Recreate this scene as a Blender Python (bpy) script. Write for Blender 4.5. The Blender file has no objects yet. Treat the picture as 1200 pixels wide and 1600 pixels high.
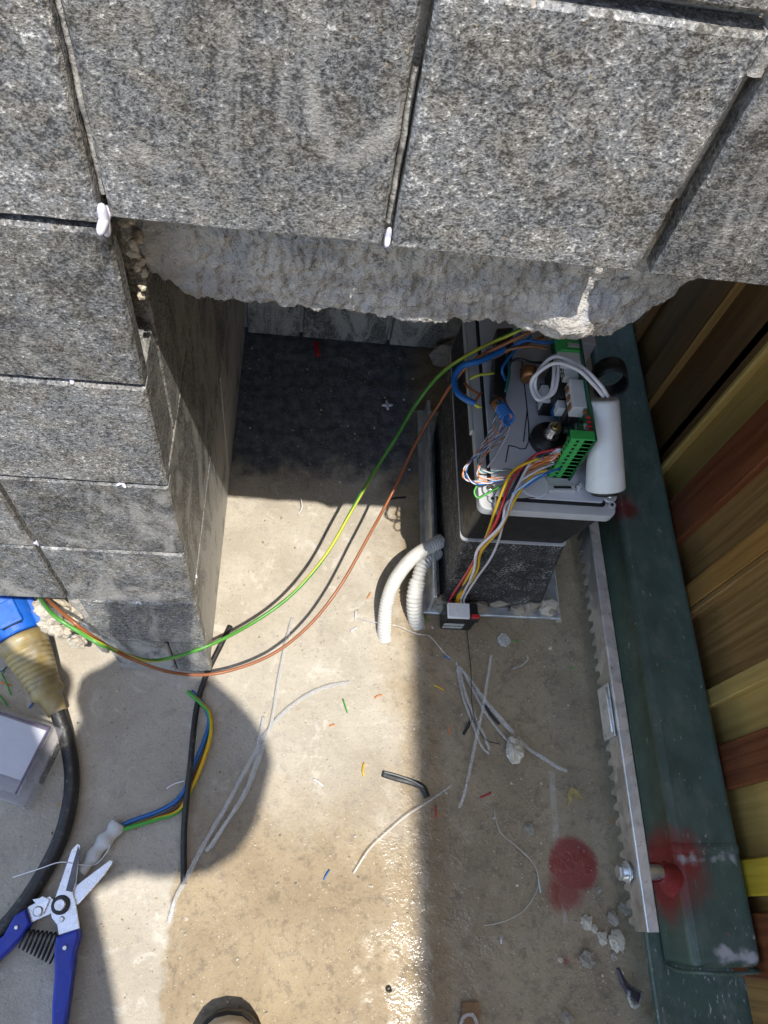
import bpy, bmesh, math, random
from mathutils import Vector, Matrix, noise as mnoise
random.seed(7)
SC = bpy.context.scene
COL = SC.collection
# ------------------------------------------------------------------ camera
R = ((0.99124277, -0.00241702, 0.13203006), (0.05971286, -0.88356728, -0.46448168), (0.1177801, 0.468298, -0.87568535))
FPX, CAMZ = 1200.05, 0.8
cam = bpy.data.cameras.new('camera'); camo = bpy.data.objects.new('camera', cam); COL.objects.link(camo)
cam.sensor_fit = 'VERTICAL'; cam.sensor_height = 24.0; cam.lens = 24.0 * FPX / 1600.0
cam.clip_start = 0.005; cam.clip_end = 300
camo.matrix_world = Matrix(((R[0][0], -R[1][0], -R[2][0], 0), (R[0][1], -R[1][1], -R[2][1], 0), (R[0][2], -R[1][2], -R[2][2], CAMZ), (0, 0, 0, 1)))
SC.camera = camo
# ------------------------------------------------------------------ light
SUN = Vector((0.14, -0.355, 1.0)).normalized()          # towards the sun
w = bpy.data.worlds.new('World'); SC.world = w; w.use_nodes = True
nt = w.node_tree; bg = nt.nodes['Background']; sky = nt.nodes.new('ShaderNodeTexSky')
sky.sky_type = 'NISHITA'; sky.sun_disc = False
sky.sun_elevation = math.asin(SUN.z); sky.sun_rotation = math.atan2(SUN.x, SUN.y)
nt.links.new(sky.outputs[0], bg.inputs[0]); bg.inputs[1].default_value = 0.15
sl = bpy.data.lights.new('sun', 'SUN'); sl.energy = 2.15; sl.angle = math.radians(0.55); sl.color = (1.0, 0.95, 0.87)
so = bpy.data.objects.new('sun', sl); COL.objects.link(so); so.rotation_euler = SUN.to_track_quat('Z', 'Y').to_euler()
cy = SC.cycles; cy.max_bounces = 6; cy.diffuse_bounces = 3; cy.glossy_bounces = 3; cy.transmission_bounces = 4; cy.transparent_max_bounces = 6; cy.caustics_reflective = False; cy.caustics_refractive = False
SC.view_settings.view_transform = 'Standard'; SC.view_settings.look = 'None'
SC.view_settings.exposure = 1.40; SC.view_settings.gamma = 1.0

# ------------------------------------------------------------------ helpers: photo pixel + known plane -> point in metres
def ray(px, py):
    a, b = (px - 600) / FPX, (py - 800) / FPX
    return Vector((R[0][0]*a + R[1][0]*b + R[2][0], R[0][1]*a + R[1][1]*b + R[2][1], R[0][2]*a + R[1][2]*b + R[2][2]))
def G(px, py, z=0.0):
    d = ray(px, py); t = (z - CAMZ) / d.z; return Vector((d.x*t, d.y*t, z))
def F(px, py, y):
    d = ray(px, py); t = y / d.y; return Vector((d.x*t, y, CAMZ + d.z*t))

# ------------------------------------------------------------------ materials
MATS = {}
class NT:
    def __init__(s, name):
        s.m = bpy.data.materials.new(name); s.m.use_nodes = True; s.t = s.m.node_tree
        s.b = s.t.nodes['Principled BSDF']; s.out = s.t.nodes['Material Output']
    def n(s, t, **k):
        x = s.t.nodes.new(t)
        for a, v in k.items(): setattr(x, a, v)
        return x
    def l(s, a, b): s.t.links.new(a, b)
    def put(s, sock, v):
        if hasattr(v, 'is_output'): s.l(v, sock)
        else: sock.default_value = v
    def math(s, op, a, b=0.0, clamp=False):
        x = s.n('ShaderNodeMath', operation=op, use_clamp=clamp); s.put(x.inputs[0], a); s.put(x.inputs[1], b); return x.outputs[0]
    def ramp(s, v, a, b, lo=0.0, hi=1.0):
        x = s.n('ShaderNodeMapRange', interpolation_type='SMOOTHSTEP'); s.put(x.inputs[0], v)
        for i, q in zip((1, 2, 3, 4), (a, b, lo, hi)): s.put(x.inputs[i], q)
        return x.outputs[0]
    def noise(s, vec, scale, detail=3, rough=0.55, dist=0.0):
        x = s.n('ShaderNodeTexNoise'); s.put(x.inputs['Vector'], vec)
        x.inputs['Scale'].default_value = scale; x.inputs['Detail'].default_value = min(detail, 4)
        x.inputs['Roughness'].default_value = rough; x.inputs['Distortion'].default_value = dist
        return x.outputs[0]
    def voro(s, vec, scale, feature='F1', out=0):
        x = s.n('ShaderNodeTexVoronoi', feature=feature); s.put(x.inputs['Vector'], vec); x.inputs['Scale'].default_value = scale
        return x.outputs[out]
    def mix(s, f, a, b):
        x = s.n('ShaderNodeMix', data_type='RGBA'); s.put(x.inputs[0], f)
        for i, v in ((6, a), (7, b)):
            if hasattr(v, 'is_output'): s.l(v, x.inputs[i])
            else: x.inputs[i].default_value = (*v[:3], 1)
        return x.outputs[2]
    def bump(s, h, strength, dist, prev=None):
        x = s.n('ShaderNodeBump'); s.put(x.inputs['Strength'], strength); x.inputs['Distance'].default_value = dist
        s.l(h, x.inputs['Height'])
        if prev is not None: s.l(prev, x.inputs['Normal'])
        return x.outputs[0]
    def pos(s): return s.n('ShaderNodeNewGeometry').outputs['Position']
    def xyz(s, v):
        x = s.n('ShaderNodeSeparateXYZ'); s.l(v, x.inputs[0]); return x.outputs
    def scalev(s, v, sc):
        x = s.n('ShaderNodeVectorMath', operation='MULTIPLY'); s.l(v, x.inputs[0]); x.inputs[1].default_value = sc; return x.outputs[0]
    def addv(s, v, o):
        x = s.n('ShaderNodeVectorMath', operation='ADD'); s.l(v, x.inputs[0]); s.put(x.inputs[1], o); return x.outputs[0]
    def fin(s, col, rough=0.5, normal=None, metal=0.0, spec=None):
        if hasattr(col, 'is_output'): s.l(col, s.b.inputs['Base Color'])
        else: s.b.inputs['Base Color'].default_value = (*col[:3], 1)
        s.put(s.b.inputs['Roughness'], rough); s.put(s.b.inputs['Metallic'], metal)
        if spec is not None: s.put(s.b.inputs['Specular IOR Level'], spec)
        if normal is not None: s.l(normal, s.b.inputs['Normal'])
        return s.m
def plain(name, col, rough=0.45, metal=0.0, vary=0.12, scale=60.0, dust=0.0, dustcol=(.45, .42, .37), bump=0.0, bscale=300.0, spec=None):
    """painted / moulded surface with slight unevenness and optional settled dust"""
    if name in MATS: return MATS[name]
    t = NT(name); p = t.pos(); nz = t.noise(p, scale, 4)
    c = t.mix(t.ramp(nz, .3, .7), tuple(x*(1-vary) for x in col), tuple(min(1, x*(1+vary)) for x in col))
    r = t.ramp(t.noise(p, scale*2.3, 3), .3, .7, max(.02, rough-.08), min(1, rough+.1))
    if dust > 0:
        d = t.math('MULTIPLY', t.ramp(t.noise(p, scale*1.7, 6, .7), .62-.25*dust, .8), min(1, dust*1.2), True)
        c = t.mix(d, c, dustcol)
    nb = t.bump(t.noise(p, bscale, 4), bump, .001) if bump > 0 else None
    MATS[name] = t.fin(c, r, nb, metal, spec); return MATS[name]
# granite tile
def granite(name='granite', extra=0.0):
    t = NT(name); p0 = t.pos(); oi = t.n('ShaderNodeObjectInfo')
    off = t.n('ShaderNodeCombineXYZ')
    for i in range(3): t.l(t.math('MULTIPLY', oi.outputs['Random'], 7.0 + 3*i), off.inputs[i])
    p = t.addv(p0, off.outputs[0])
    fine = t.noise(p, 820, 3, .6); mid = t.noise(p, 330, 4, .65, .3); big = t.noise(p, 34, 4, .6); cell = t.voro(p, 900, 'F1', 1)
    f = t.math('ADD', t.math('MULTIPLY', fine, .48), t.math('MULTIPLY', mid, .52))
    f = t.math('ADD', f, t.math('MULTIPLY', t.math('SUBTRACT', big, .5), .26))
    warm = t.ramp(t.noise(t.addv(p, (4, 4, 4)), 70, 4, .6), .42, .62)
    c = t.mix(t.ramp(f, .39, .55), t.mix(warm, (.055, .057, .060), (.064, .060, .054)), t.mix(warm, (.235, .240, .245), (.25, .242, .222)))
    c = t.mix(t.ramp(f, .555, .66), c, (.64, .635, .615))
    # dark mica and warm feldspar grains
    g = t.noise(p, 1100, 1, .5)
    c = t.mix(t.ramp(g, .63, .72, 0, .8), c, (.02, .02, .022))
    g2 = t.noise(t.addv(p, (3.1, 8.2, 1.7)), 420, 2, .5)
    c = t.mix(t.ramp(g2, .66, .74, 0, .55), c, (.42, .33, .22))
    tone = t.n('ShaderNodeHueSaturation'); t.l(c, tone.inputs['Color']); t.l(t.ramp(oi.outputs['Random'], 0, 1, .82, 1.2), tone.inputs['Value']); c = tone.outputs[0]
    # dried cement haze and smears
    dz = t.xyz(p0)[2]
    low = t.ramp(dz, .32, .02, 0, 1)
    sm = t.noise(t.scalev(p, (1, 1, .45)), 26, 6, .7, 1.0)
    thr = t.ramp(low, 0, 1, .56 - extra, .45 - extra)
    d = t.math('MULTIPLY', t.ramp(t.math('SUBTRACT', sm, thr), 0.0, .16), t.ramp(low, 0, 1, .48, .74))
    c = t.mix(d, c, (.56, .545, .515))
    sp = t.noise(t.addv(p, (1.3, 2.2, 5.7)), 75, 5, .6)
    c = t.mix(t.ramp(sp, .71, .76, 0, .8), c, (.66, .63, .57))
    r = t.ramp(fine, .35, .65, .62, .36)
    nb = t.bump(f, .95, .0016); nb = t.bump(t.noise(p, 1500, 2), .5, .0005, nb); nb = t.bump(cell, .3, .0006, nb)
    MATS[name] = t.fin(c, r, nb, 0, .5)
granite(); granite('granite_dusty', .13); granite('granite_low', .055)
def lipmat():
    t = NT('rough_concrete'); p = t.pos(); q = t.scalev(p, (.6, 1, 1.25))
    a = t.noise(q, 42, 5, .65, .8); b = t.noise(q, 150, 5, .7); g = t.noise(p, 420, 3); d = t.noise(t.addv(q, (3, 7, 2)), 85, 4, .7, .6)
    c = t.mix(t.ramp(a, .38, .62), (.36, .34, .315), (.54, .51, .465))
    c = t.mix(t.ramp(t.noise(t.addv(p, (8, 1, 5)), 30, 3), .5, .65, 0, .55), c, (.36, .385, .43))
    c = t.mix(t.ramp(d, .60, .70, 0, .8), c, (.085, .085, .095))
    c = t.mix(t.ramp(g, .62, .7, 0, .5), c, (.62, .59, .54))
    nb = t.bump(b, 1.0, .004); nb = t.bump(g, .9, .0015, nb); MATS['rough_concrete'] = t.fin(c, .95, nb, 0, .2)
def concrete(name, c1, c2, bstr=.8, scale=1.0, grains=(.06, .06, .06)):
    t = NT(name); p = t.pos()
    a = t.noise(p, 30*scale, 5, .6, .5); b = t.noise(p, 170*scale, 5, .65); g = t.noise(p, 480*scale, 2)
    c = t.mix(t.ramp(a, .35, .65), c1, c2)
    c = t.mix(t.ramp(b, .55, .75, 0, .5), c, tuple(x*.6 for x in c1))
    c = t.mix(t.ramp(g, .66, .74, 0, .5), c, grains)
    nb = t.bump(b, bstr, .003); nb = t.bump(g, bstr*.7, .001, nb)
    MATS[name] = t.fin(c, .92, nb, 0, .25)
concrete('mortar', (.40, .375, .335), (.52, .49, .44), 1.0)
lipmat()
concrete('grout', (.34, .33, .31), (.52, .50, .465), .5, 1.5)
concrete('crumb', (.50, .44, .34), (.64, .57, .46), .6, 2)
concrete('darkcrumb', (.28, .245, .195), (.36, .32, .255), .6, 2)
def ground_material():
    t = NT('ground_slab'); p = t.pos(); x, y, z = t.xyz(p)
    wob = t.math('MULTIPLY', t.math('SUBTRACT', t.noise(p, 22, 5, .6), .5), .10)
    wob2 = t.math('MULTIPLY', t.math('SUBTRACT', t.noise(p, 9, 4, .6), .5), .22)
    xs = t.math('ADD', x, wob); ys = t.math('ADD', y, wob2)
    # damp: right of the slab joint everywhere, plus the front area right of the tide line
    dampR = t.ramp(xs, .085, .15)
    tide = t.ramp(t.math('ADD', x, t.math('MULTIPLY', t.math('SUBTRACT', t.noise(p, 40, 4, .6), .5), .03)), -.091, -.083)
    dampF = t.math('MULTIPLY', tide, t.ramp(ys, .17, .03))
    damp = t.math('MAXIMUM', dampR, dampF)
    a = t.noise(p, 12, 5, .6, .3); b = t.noise(p, 95, 5, .65); g = t.noise(p, 430, 3, .6); g2 = t.voro(p, 330, 'F1', 1)
    dry = t.mix(t.ramp(a, .3, .7), (.385, .34, .268), (.495, .448, .365))
    dry = t.mix(t.ramp(b, .5, .72, 0, .45), dry, (.33, .305, .26))
    wet = t.mix(t.ramp(a, .3, .7), (.275, .21, .128), (.375, .295, .187))
    wet = t.mix(t.ramp(b, .5, .7, 0, .5), wet, (.13, .105, .075))
    c = t.mix(damp, dry, wet)
    st_ = t.noise(t.addv(p, (6, 2, 8)), 34, 6, .7, .7)
    c = t.mix(t.ramp(st_, .56, .70, 0, .45), c, t.mix(damp, (.27, .25, .215), (.12, .095, .065)))
    c = t.mix(t.ramp(st_, .44, .34, 0, .35), c, t.mix(damp, (.66, .63, .56), (.36, .30, .21)))
    c = t.mix(t.ramp(t.noise(p, 210, 3, .6), .54, .68, 0, .28), c, t.mix(damp, (.30, .28, .24), (.14, .11, .075)))
    c = t.mix(t.ramp(g, .60, .72, 0, .42), c, (.11, .098, .08))
    c = t.mix(t.ramp(t.noise(t.addv(p, (5, 3, 1)), 520, 2), .66, .74, 0, .6), c, (.72, .68, .58))
    # rough mortar at the back of the niche, its shade painted into the colour
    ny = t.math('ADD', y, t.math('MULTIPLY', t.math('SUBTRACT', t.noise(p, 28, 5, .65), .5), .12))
    niche_shade = t.math('MULTIPLY', t.ramp(ny, .455, .50), t.ramp(x, .17, .13))
    c = t.mix(niche_shade, c, t.mix(t.ramp(b, .35, .65), (.075, .083, .094), (.145, .152, .162)))
    # rust coloured drips
    c = t.mix(t.ramp(t.noise(t.addv(p, (2, 9, 4)), 48, 3), .715, .76, 0, .5), c, (.42, .19, .06))
    # chalk-like pale scrape and sprayed red paint
    def seg(a_, b_, wdt):
        ax, ay = a_; bx, by = b_; L = math.hypot(bx-ax, by-ay); ux, uy = (bx-ax)/L, (by-ay)/L
        dx = t.math('SUBTRACT', x, ax); dy = t.math('SUBTRACT', y, ay)
        al = t.math('ADD', t.math('MULTIPLY', dx, ux), t.math('MULTIPLY', dy, uy))
        ac = t.math('ABSOLUTE', t.math('ADD', t.math('MULTIPLY', dx, -uy), t.math('MULTIPLY', dy, ux)))
        q = t.math('MULTIPLY', t.ramp(ac, wdt, wdt*.5), t.ramp(al, -.004, .004))
        return t.math('MULTIPLY', q, t.ramp(al, L+.006, L-.006))
    s1 = seg(G(863, 1205).xy, G(872, 1330).xy, .0042); s2 = seg(G(880, 1400).xy, G(886, 1445).xy, .003)
    s3 = seg(G(474, 845).xy, G(494, 800).xy, .0016)
    sc = t.math('MULTIPLY', t.math('ADD', t.math('MAXIMUM', s1, s2), s3, True), t.ramp(b, .4, .6, .2, .55))
    c = t.mix(sc, c, (.50, .47, .42))
    def blob(px, py, r, soft):
        q = G(px, py); dx = t.math('SUBTRACT', x, q.x); dy = t.math('SUBTRACT', y, q.y)
        d = t.math('SQRT', t.math('ADD', t.math('MULTIPLY', dx, dx), t.math('MULTIPLY', dy, dy)))
        d = t.math('ADD', d, t.math('MULTIPLY', t.math('SUBTRACT', t.noise(p, 24, 3), .5), .016))
        d = t.math('ADD', d, t.math('MULTIPLY', t.math('SUBTRACT', g, .5), .006))
        return t.ramp(d, r+soft, r-soft)
    red = t.math('MAXIMUM', blob(896, 1352, .0245, .0035), t.math('MULTIPLY', blob(886, 1388, .0185, .008), .9))
    red = t.math('MAXIMUM', red, blob(886, 1500, .0035, .003))
    c = t.mix(t.math('MULTIPLY', red, .93), c, (.25, .045, .038))
    # wet film: shiny along the slab joint and the front
    jx = t.ramp(t.math('ABSOLUTE', t.math('SUBTRACT', xs, .145)), .05, .012)
    film = t.math('MULTIPLY', damp, t.ramp(t.math('ADD', t.noise(p, 30, 4), t.math('MULTIPLY', jx, .16)), .50, .66))
    film = t.math('MULTIPLY', film, t.ramp(y, .20, .04))
    film = t.math('MAXIMUM', film, t.math('MULTIPLY', t.math('MULTIPLY', jx, t.ramp(t.noise(p, 55, 3), .42, .56)), t.ramp(y, .24, .16)))
    film = t.math('MULTIPLY', film, t.ramp(xs, .03, .12))
    r = t.ramp(film, 0, 1, .82, .15)
    keep = t.math('SUBTRACT', 1.0, t.math('MULTIPLY', film, .72))
    nb = t.bump(b, .40, .0022); nb = t.bump(t.noise(p, 260, 2), .42, .0012, nb); nb = t.bump(g, t.math('MULTIPLY', keep, .5), .0010, nb)
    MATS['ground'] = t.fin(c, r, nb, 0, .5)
ground_material()
def gatepaint(name, red_spots=(), dustk=1.0):
    t = NT(name); p = t.pos(); x, y, z = t.xyz(p)
    c = t.mix(t.ramp(t.noise(p, 26, 5, .6), .3, .7), (.044, .074, .058), (.068, .108, .086))
    up = t.xyz(t.n('ShaderNodeNewGeometry').outputs['Normal'])[2]
    ha = t.math('MULTIPLY', t.ramp(t.noise(t.scalev(p, (1, .45, 1)), 60, 6, .7), .45, .8, 0, .4*dustk), t.ramp(up, -.2, .8))
    c = t.mix(ha, c, (.20, .215, .19))
    st = t.noise(t.scalev(p, (1, .35, 1)), 300, 3, .6)
    c = t.mix(t.math('MULTIPLY', t.ramp(st, .66 - .05*(dustk-1), .74 - .05*(dustk-1), 0, .8), t.ramp(t.noise(p, 18, 3), .4-.1*dustk, .6)), c, (.5, .49, .46))
    ru = t.math('MULTIPLY', t.ramp(t.noise(t.addv(p, (3, 3, 8)), 140, 3), .66, .72, 0, .7), t.ramp(t.noise(t.addv(p, (7, 1, 2)), 25, 2), .55, .65))
    c = t.mix(ru, c, (.30, .15, .05))
    for (q, rad, col, soft) in red_spots:
        d = t.n('ShaderNodeVectorMath', operation='DISTANCE'); t.l(p, d.inputs[0]); d.inputs[1].default_value = q
        dd = t.math('ADD', d.outputs['Value'], t.math('MULTIPLY', t.math('SUBTRACT', t.noise(p, 90, 4), .5), .02))
        c = t.mix(t.ramp(dd, rad+soft, rad-soft, 0, .92), c, col)
    nb = t.bump(t.noise(p, 40, 3), .25, .002); nb = t.bump(st, .15, .0005, nb)
    MATS[name] = t.fin(c, t.ramp(t.noise(p, 90, 4), .3, .7, .38, .6), nb, 0, .5)
def board_mat(name, c1, c2, grain=1.0, rough=.42):
    t = NT(name); p = t.pos()
    gr = t.noise(t.scalev(p, (1, 1, .03)), 210, 5, .65, .3); fi = t.noise(t.scalev(p, (1, 1, .02)), 700, 3)
    c = t.mix(t.ramp(gr, .35, .65), c1, c2)
    c = t.mix(t.ramp(fi, .58, .72, 0, .35*grain), c, tuple(v*.45 for v in c1))
    c = t.mix(t.ramp(t.noise(p, 420, 2), .72, .76, 0, .45), c, (.5, .45, .38))
    MATS[name] = t.fin(c, t.ramp(gr, .3, .7, rough-.06, rough+.1), t.bump(fi, .12*grain, .0006), 0, .5)
def speckled():
    t = NT('dusty_black'); p = t.pos()
    n1 = t.noise(p, 520, 3, .6); n2 = t.noise(p, 60, 5, .65, .6); n3 = t.noise(p, 1200, 1)
    f = t.math('ADD', t.math('MULTIPLY', n1, .7), t.math('MULTIPLY', n2, .3))
    pt = t.ramp(t.noise(t.addv(p, (2, 5, 1)), 38, 4, .65, .8), .45, .66)
    c = t.mix(t.math('MULTIPLY', t.ramp(f, .47, .62), t.ramp(pt, 0, 1, .35, .95)), (.013, .014, .016), (.36, .35, .335))
    c = t.mix(t.ramp(n3, .68, .76, 0, .5), c, (.4, .39, .37))
    MATS['dusty_black'] = t.fin(c, .7, t.bump(n1, .5, .001), 0, .4)
speckled()
def steel(name, c1, c2, rough):
    t = NT(name); p = t.pos(); v = t.voro(p, 90, 'F1', 1); n = t.noise(p, 120, 5, .7)
    bw = t.n('ShaderNodeRGBToBW'); t.l(v, bw.inputs[0])
    f = t.math('ADD', t.math('MULTIPLY', bw.outputs[0], .5), t.math('MULTIPLY', n, .5))
    c = t.mix(t.ramp(f, .3, .7), c1, c2)
    c = t.mix(t.ramp(t.noise(p, 300, 3), .66, .72, 0, .5), c, tuple(q*.35 for q in c1))
    MATS[name] = t.fin(c, t.ramp(n, .3, .7, rough-.1, rough+.12), t.bump(n, .2, .0006), .75)
steel('galvanised', (.48, .52, .55), (.70, .73, .75), .42)
steel('zinc_strip', (.62, .66, .68), (.80, .82, .83), .36)
steel('rack_steel', (.36, .36, .35), (.52, .51, .49), .45)
steel('blade_steel', (.66, .67, .69), (.70, .71, .73), .26)
def clearfilm(name, alpha, tint=(.9, .9, .9), rough=.12, milk=.25):
    t = NT(name); p = t.pos(); b = t.b
    b.inputs['Base Color'].default_value = (*tint, 1); b.inputs['Roughness'].default_value = rough; b.inputs['IOR'].default_value = 1.4
    b.inputs['Transmission Weight'].default_value = 1 - milk; b.inputs['Alpha'].default_value = alpha
    t.l(t.bump(t.noise(t.scalev(p, (1, .4, 1)), 200, 2), .4, .001), b.inputs['Normal'])
    MATS[name] = t.m
clearfilm('clear_strip', .40, (.95, .95, .94), .1, .5); clearfilm('clear_box', .30, (.80, .78, .86), .08, .45)
gatepaint('gate_green', [(tuple(Vector((.345, G(1052, 1365, .088).y, .088))), .034, (.20, .018, .018), .014), (tuple(Vector((.350, G(1055, 1335, .11).y, .112))), .016, (.20, .018, .018), .012), ((.352, .39, .11), .012, (.13, .012, .014), .008)] + [((.372 + .006*k, -.026 - .0008*k, .1155), .004, (.42, .41, .40), .004) for k in range(5)] + [((.4035, -.022 + .007*k, .1145), .0012, (.5, .55, .56), .0008) for k in range(6)] + [((.352 + .009*k, .0455, .1155), .002, (.34, .35, .33), .003) for k in range(6)])
gatepaint('gate_plate', (), 1.9)
board_mat('board_red', (.125, .036, .013), (.20, .062, .022), 1.0, .36)
board_mat('board_brown', (.21, .11, .034), (.31, .175, .057), 1.0, .42)
board_mat('board_orange', (.30, .145, .034), (.39, .205, .055), .8, .38)
board_mat('board_olive', (.38, .245, .068), (.46, .31, .095), .15, .36)
board_mat('board_yellow', (.50, .335, .025), (.60, .42, .04), .1, .33)
board_mat('board_dark', (.13, .068, .024), (.19, .105, .038), 1.0, .4)
PL = plain
blackp = PL('black_plastic', (.012, .013, .014), .42, dust=.12, scale=50)
blackc = PL('black_cable', (.018, .018, .019), .5, dust=.3, scale=90)
rubber = PL('black_rubber', (.011, .011, .012), .6)
greyp = PL('grey_plastic', (.58, .60, .64), .40, vary=.05, dust=.10, scale=40, bump=.1)
greyl = PL('grey_rim', (.50, .51, .51), .42, vary=.06, dust=.15, scale=50)
whitep = PL('white_plastic', (.76, .77, .76), .35, vary=.04)
whitew = PL('white_wire', (.78, .76, .78), .4, vary=.04)
condm = PL('conduit_white', (.58, .565, .52), .5, vary=.1, dust=.35, scale=110, dustcol=(.33, .31, .27))
brass = PL('brass', (.55, .38, .15), .3, .9)
silver = PL('silver', (.62, .62, .62), .3, .95)
pcbm = PL('pcb_green', (.015, .10, .045), .4, vary=.3, scale=200)
termg = PL('terminal_green', (.045, .40, .085), .38, vary=.08)
copper = PL('copper', (.48, .22, .09), .35, .8)
WIRE = {'yellow': (.70, .42, .012), 'red': (.42, .02, .03), 'white': (.62, .60, .64), 'black': (.014, .014, .016), 'orange': (.72, .22, .045),
        'blue': (.015, .135, .42), 'brown': (.30, .10, .035), 'green': (.05, .32, .03), 'limegreen': (.075, .27, .035), 'lime': (.50, .50, .05), 'teal': (.02, .17, .15), 'paleblue': (.35, .5, .75), 'rust': (.40, .17, .06)}
def wm(c): return PL('wire_' + c, WIRE[c], .36, vary=.06)
blueh = PL('blue_handle', (.012, .035, .36), .38, vary=.1, dust=.12)
bluep = PL('blue_plug', (.012, .12, .55), .4, vary=.1, dust=.35, scale=70, dustcol=(.34, .31, .24))
boot = PL('yellowed_boot', (.31, .235, .095), .45, vary=.3, scale=40, dust=.75, dustcol=(.36, .33, .27), bump=.2)
tapem = PL('white_tape', (.56, .55, .52), .5, vary=.1, scale=90, dust=.2)
spacerm = PL('spacer_plastic', (.66, .66, .78), .35, vary=.05)
redp = PL('red_plastic', (.55, .03, .025), .4)
paper = PL('paper', (.66, .67, .72), .7, vary=.04)
skinm = PL('skin', (.45, .27, .19), .5); cloth = PL('dark_cloth', (.035, .04, .055), .85, bump=.3); jeans = PL('jeans', (.05, .07, .12), .85, bump=.3)
hairm = PL('hair', (.03, .02, .015), .6, bump=.5); leather = PL('tan_leather', (.42, .34, .25), .55, dust=.2); sole = PL('dark_sole', (.022, .018, .015), .65, dust=.25)
def printed(name, base, ink, scale, axis):
    t = NT(name); p = t.n('ShaderNodeTexCoord').outputs['Object']
    v = t.xyz(p)[axis]; o = t.xyz(p)[0 if axis else 1]
    ln = t.ramp(t.math('PINGPONG', t.math('MULTIPLY', v, scale), 1.0), .38, .5)
    br = t.ramp(t.noise(t.scalev(p, (scale*.9,)*3), 1.0, 2), .42, .5)
    c = t.mix(t.math('MULTIPLY', ln, br), base, ink); MATS[name] = t.fin(c, .5); return t.m

# ------------------------------------------------------------------ object helpers
def mk(name, verts, faces, mat, parent=None, smooth=False, midx=None):
    me = bpy.data.meshes.new(name); me.from_pydata([tuple(v) for v in verts], [], faces)
    for m in (mat if isinstance(mat, (list, tuple)) else [mat]): me.materials.append(MATS[m] if isinstance(m, str) else m)
    if midx:
        for p, i in zip(me.polygons, midx): p.material_index = i
    if smooth:
        for p in me.polygons: p.use_smooth = True
    me.update(); o = bpy.data.objects.new(name, me); COL.objects.link(o)
    if parent is not None: par(o, parent)
    return o
def par(o, root):
    o.parent = root
    if root.type == 'EMPTY': o.matrix_parent_inverse = Matrix.Translation(root.location).inverted()
def thing(name, label, cat, loc=(0, 0, 0), group=None):
    o = bpy.data.objects.new(name, None); COL.objects.link(o); o.location = loc; o.empty_display_size = .02
    return tag(o, label, cat, group)
def tag(o, label=None, cat=None, group=None, kind=None):
    for k, v in (('label', label), ('category', cat), ('group', group), ('kind', kind)):
        if v: o[k] = v
    return o
def frombm(name, bm, mat, parent=None, smooth=False):
    me = bpy.data.meshes.new(name); bmesh.ops.recalc_face_normals(bm, faces=bm.faces); bm.to_mesh(me); bm.free()
    for m in (mat if isinstance(mat, (list, tuple)) else [mat]): me.materials.append(MATS[m] if isinstance(m, str) else m)
    if smooth:
        for p in me.polygons: p.use_smooth = True
    o = bpy.data.objects.new(name, me); COL.objects.link(o)
    if parent is not None: par(o, parent)
    return o
def box(name, x0, x1, y0, y1, z0, z1, mat, parent=None, bev=.0008, M=None, seg=1):
    bm = bmesh.new(); bmesh.ops.create_cube(bm, size=1)
    for v in bm.verts: v.co = Vector(((x0+x1)/2 + v.co.x*(x1-x0), (y0+y1)/2 + v.co.y*(y1-y0), (z0+z1)/2 + v.co.z*(z1-z0)))
    if bev > 0: bmesh.ops.bevel(bm, geom=bm.edges[:], offset=bev, segments=seg, profile=.5, affect='EDGES')
    if M is not None: bm.transform(M)
    return frombm(name, bm, mat, parent)
def prism(name, pts, z0, z1, mat, parent=None, bev=.0006, seg=2, M=None):
    bm = bmesh.new(); vs = [bm.verts.new((p[0], p[1], z0)) for p in pts]; f = bm.faces.new(vs)
    r = bmesh.ops.extrude_face_region(bm, geom=[f])
    for v in r['geom']:
        if isinstance(v, bmesh.types.BMVert): v.co.z = z1
    if bev > 0: bmesh.ops.bevel(bm, geom=[e for e in bm.edges if abs(e.verts[0].co.z - e.verts[1].co.z) < 1e-6], offset=bev, segments=seg, profile=.6, affect='EDGES')
    bmesh.ops.triangulate(bm, faces=[f for f in bm.faces if len(f.verts) > 4])
    if M is not None: bm.transform(M)
    return frombm(name, bm, mat, parent)
def frame(d):
    d = d.normalized(); u = d.cross(Vector((0, 0, 1)))
    if u.length < .05: u = d.cross(Vector((0, 1, 0)))
    u.normalize(); return u, d.cross(u)
def lathe(name, a, b, prof, mat, parent=None, sides=24, smooth=True, caps=True):
    """prof: list of (t along a->b, radius)"""
    a, b = Vector(a), Vector(b); u, v = frame(b - a); V = []; Fc = []
    for t, r in prof:
        c = a.lerp(b, t)
        for k in range(sides):
            q = 2*math.pi*k/sides; V.append(c + u*(r*math.cos(q)) + v*(r*math.sin(q)))
    for i in range(len(prof)-1):
        for k in range(sides):
            k2 = (k+1) % sides; Fc.append((i*sides+k, i*sides+k2, (i+1)*sides+k2, (i+1)*sides+k))
    if caps:
        Fc.append(tuple(range(sides-1, -1, -1))); n = (len(prof)-1)*sides; Fc.append(tuple(range(n, n+sides)))
    o = mk(name, V, Fc, mat, parent, smooth)
    for p in o.data.polygons:
        if len(p.vertices) > 4: p.use_smooth = False
    return o
def spline(pts, res=8):
    P = [Vector(p) for p in pts]
    if len(P) < 3:
        return [P[0].lerp(P[-1], i/res) for i in range(res+1)]
    P = [P[0]*2 - P[1]] + P + [P[-1]*2 - P[-2]]; out = []
    for i in range(1, len(P)-2):
        p0, p1, p2, p3 = P[i-1:i+3]
        for k in range(res):
            t = k/res
            out.append(.5*((2*p1) + (p2-p0)*t + (2*p0-5*p1+4*p2-p3)*t*t + (3*p1-p0-3*p2+p3)*t**3))
    out.append(P[-2]); return out
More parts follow.
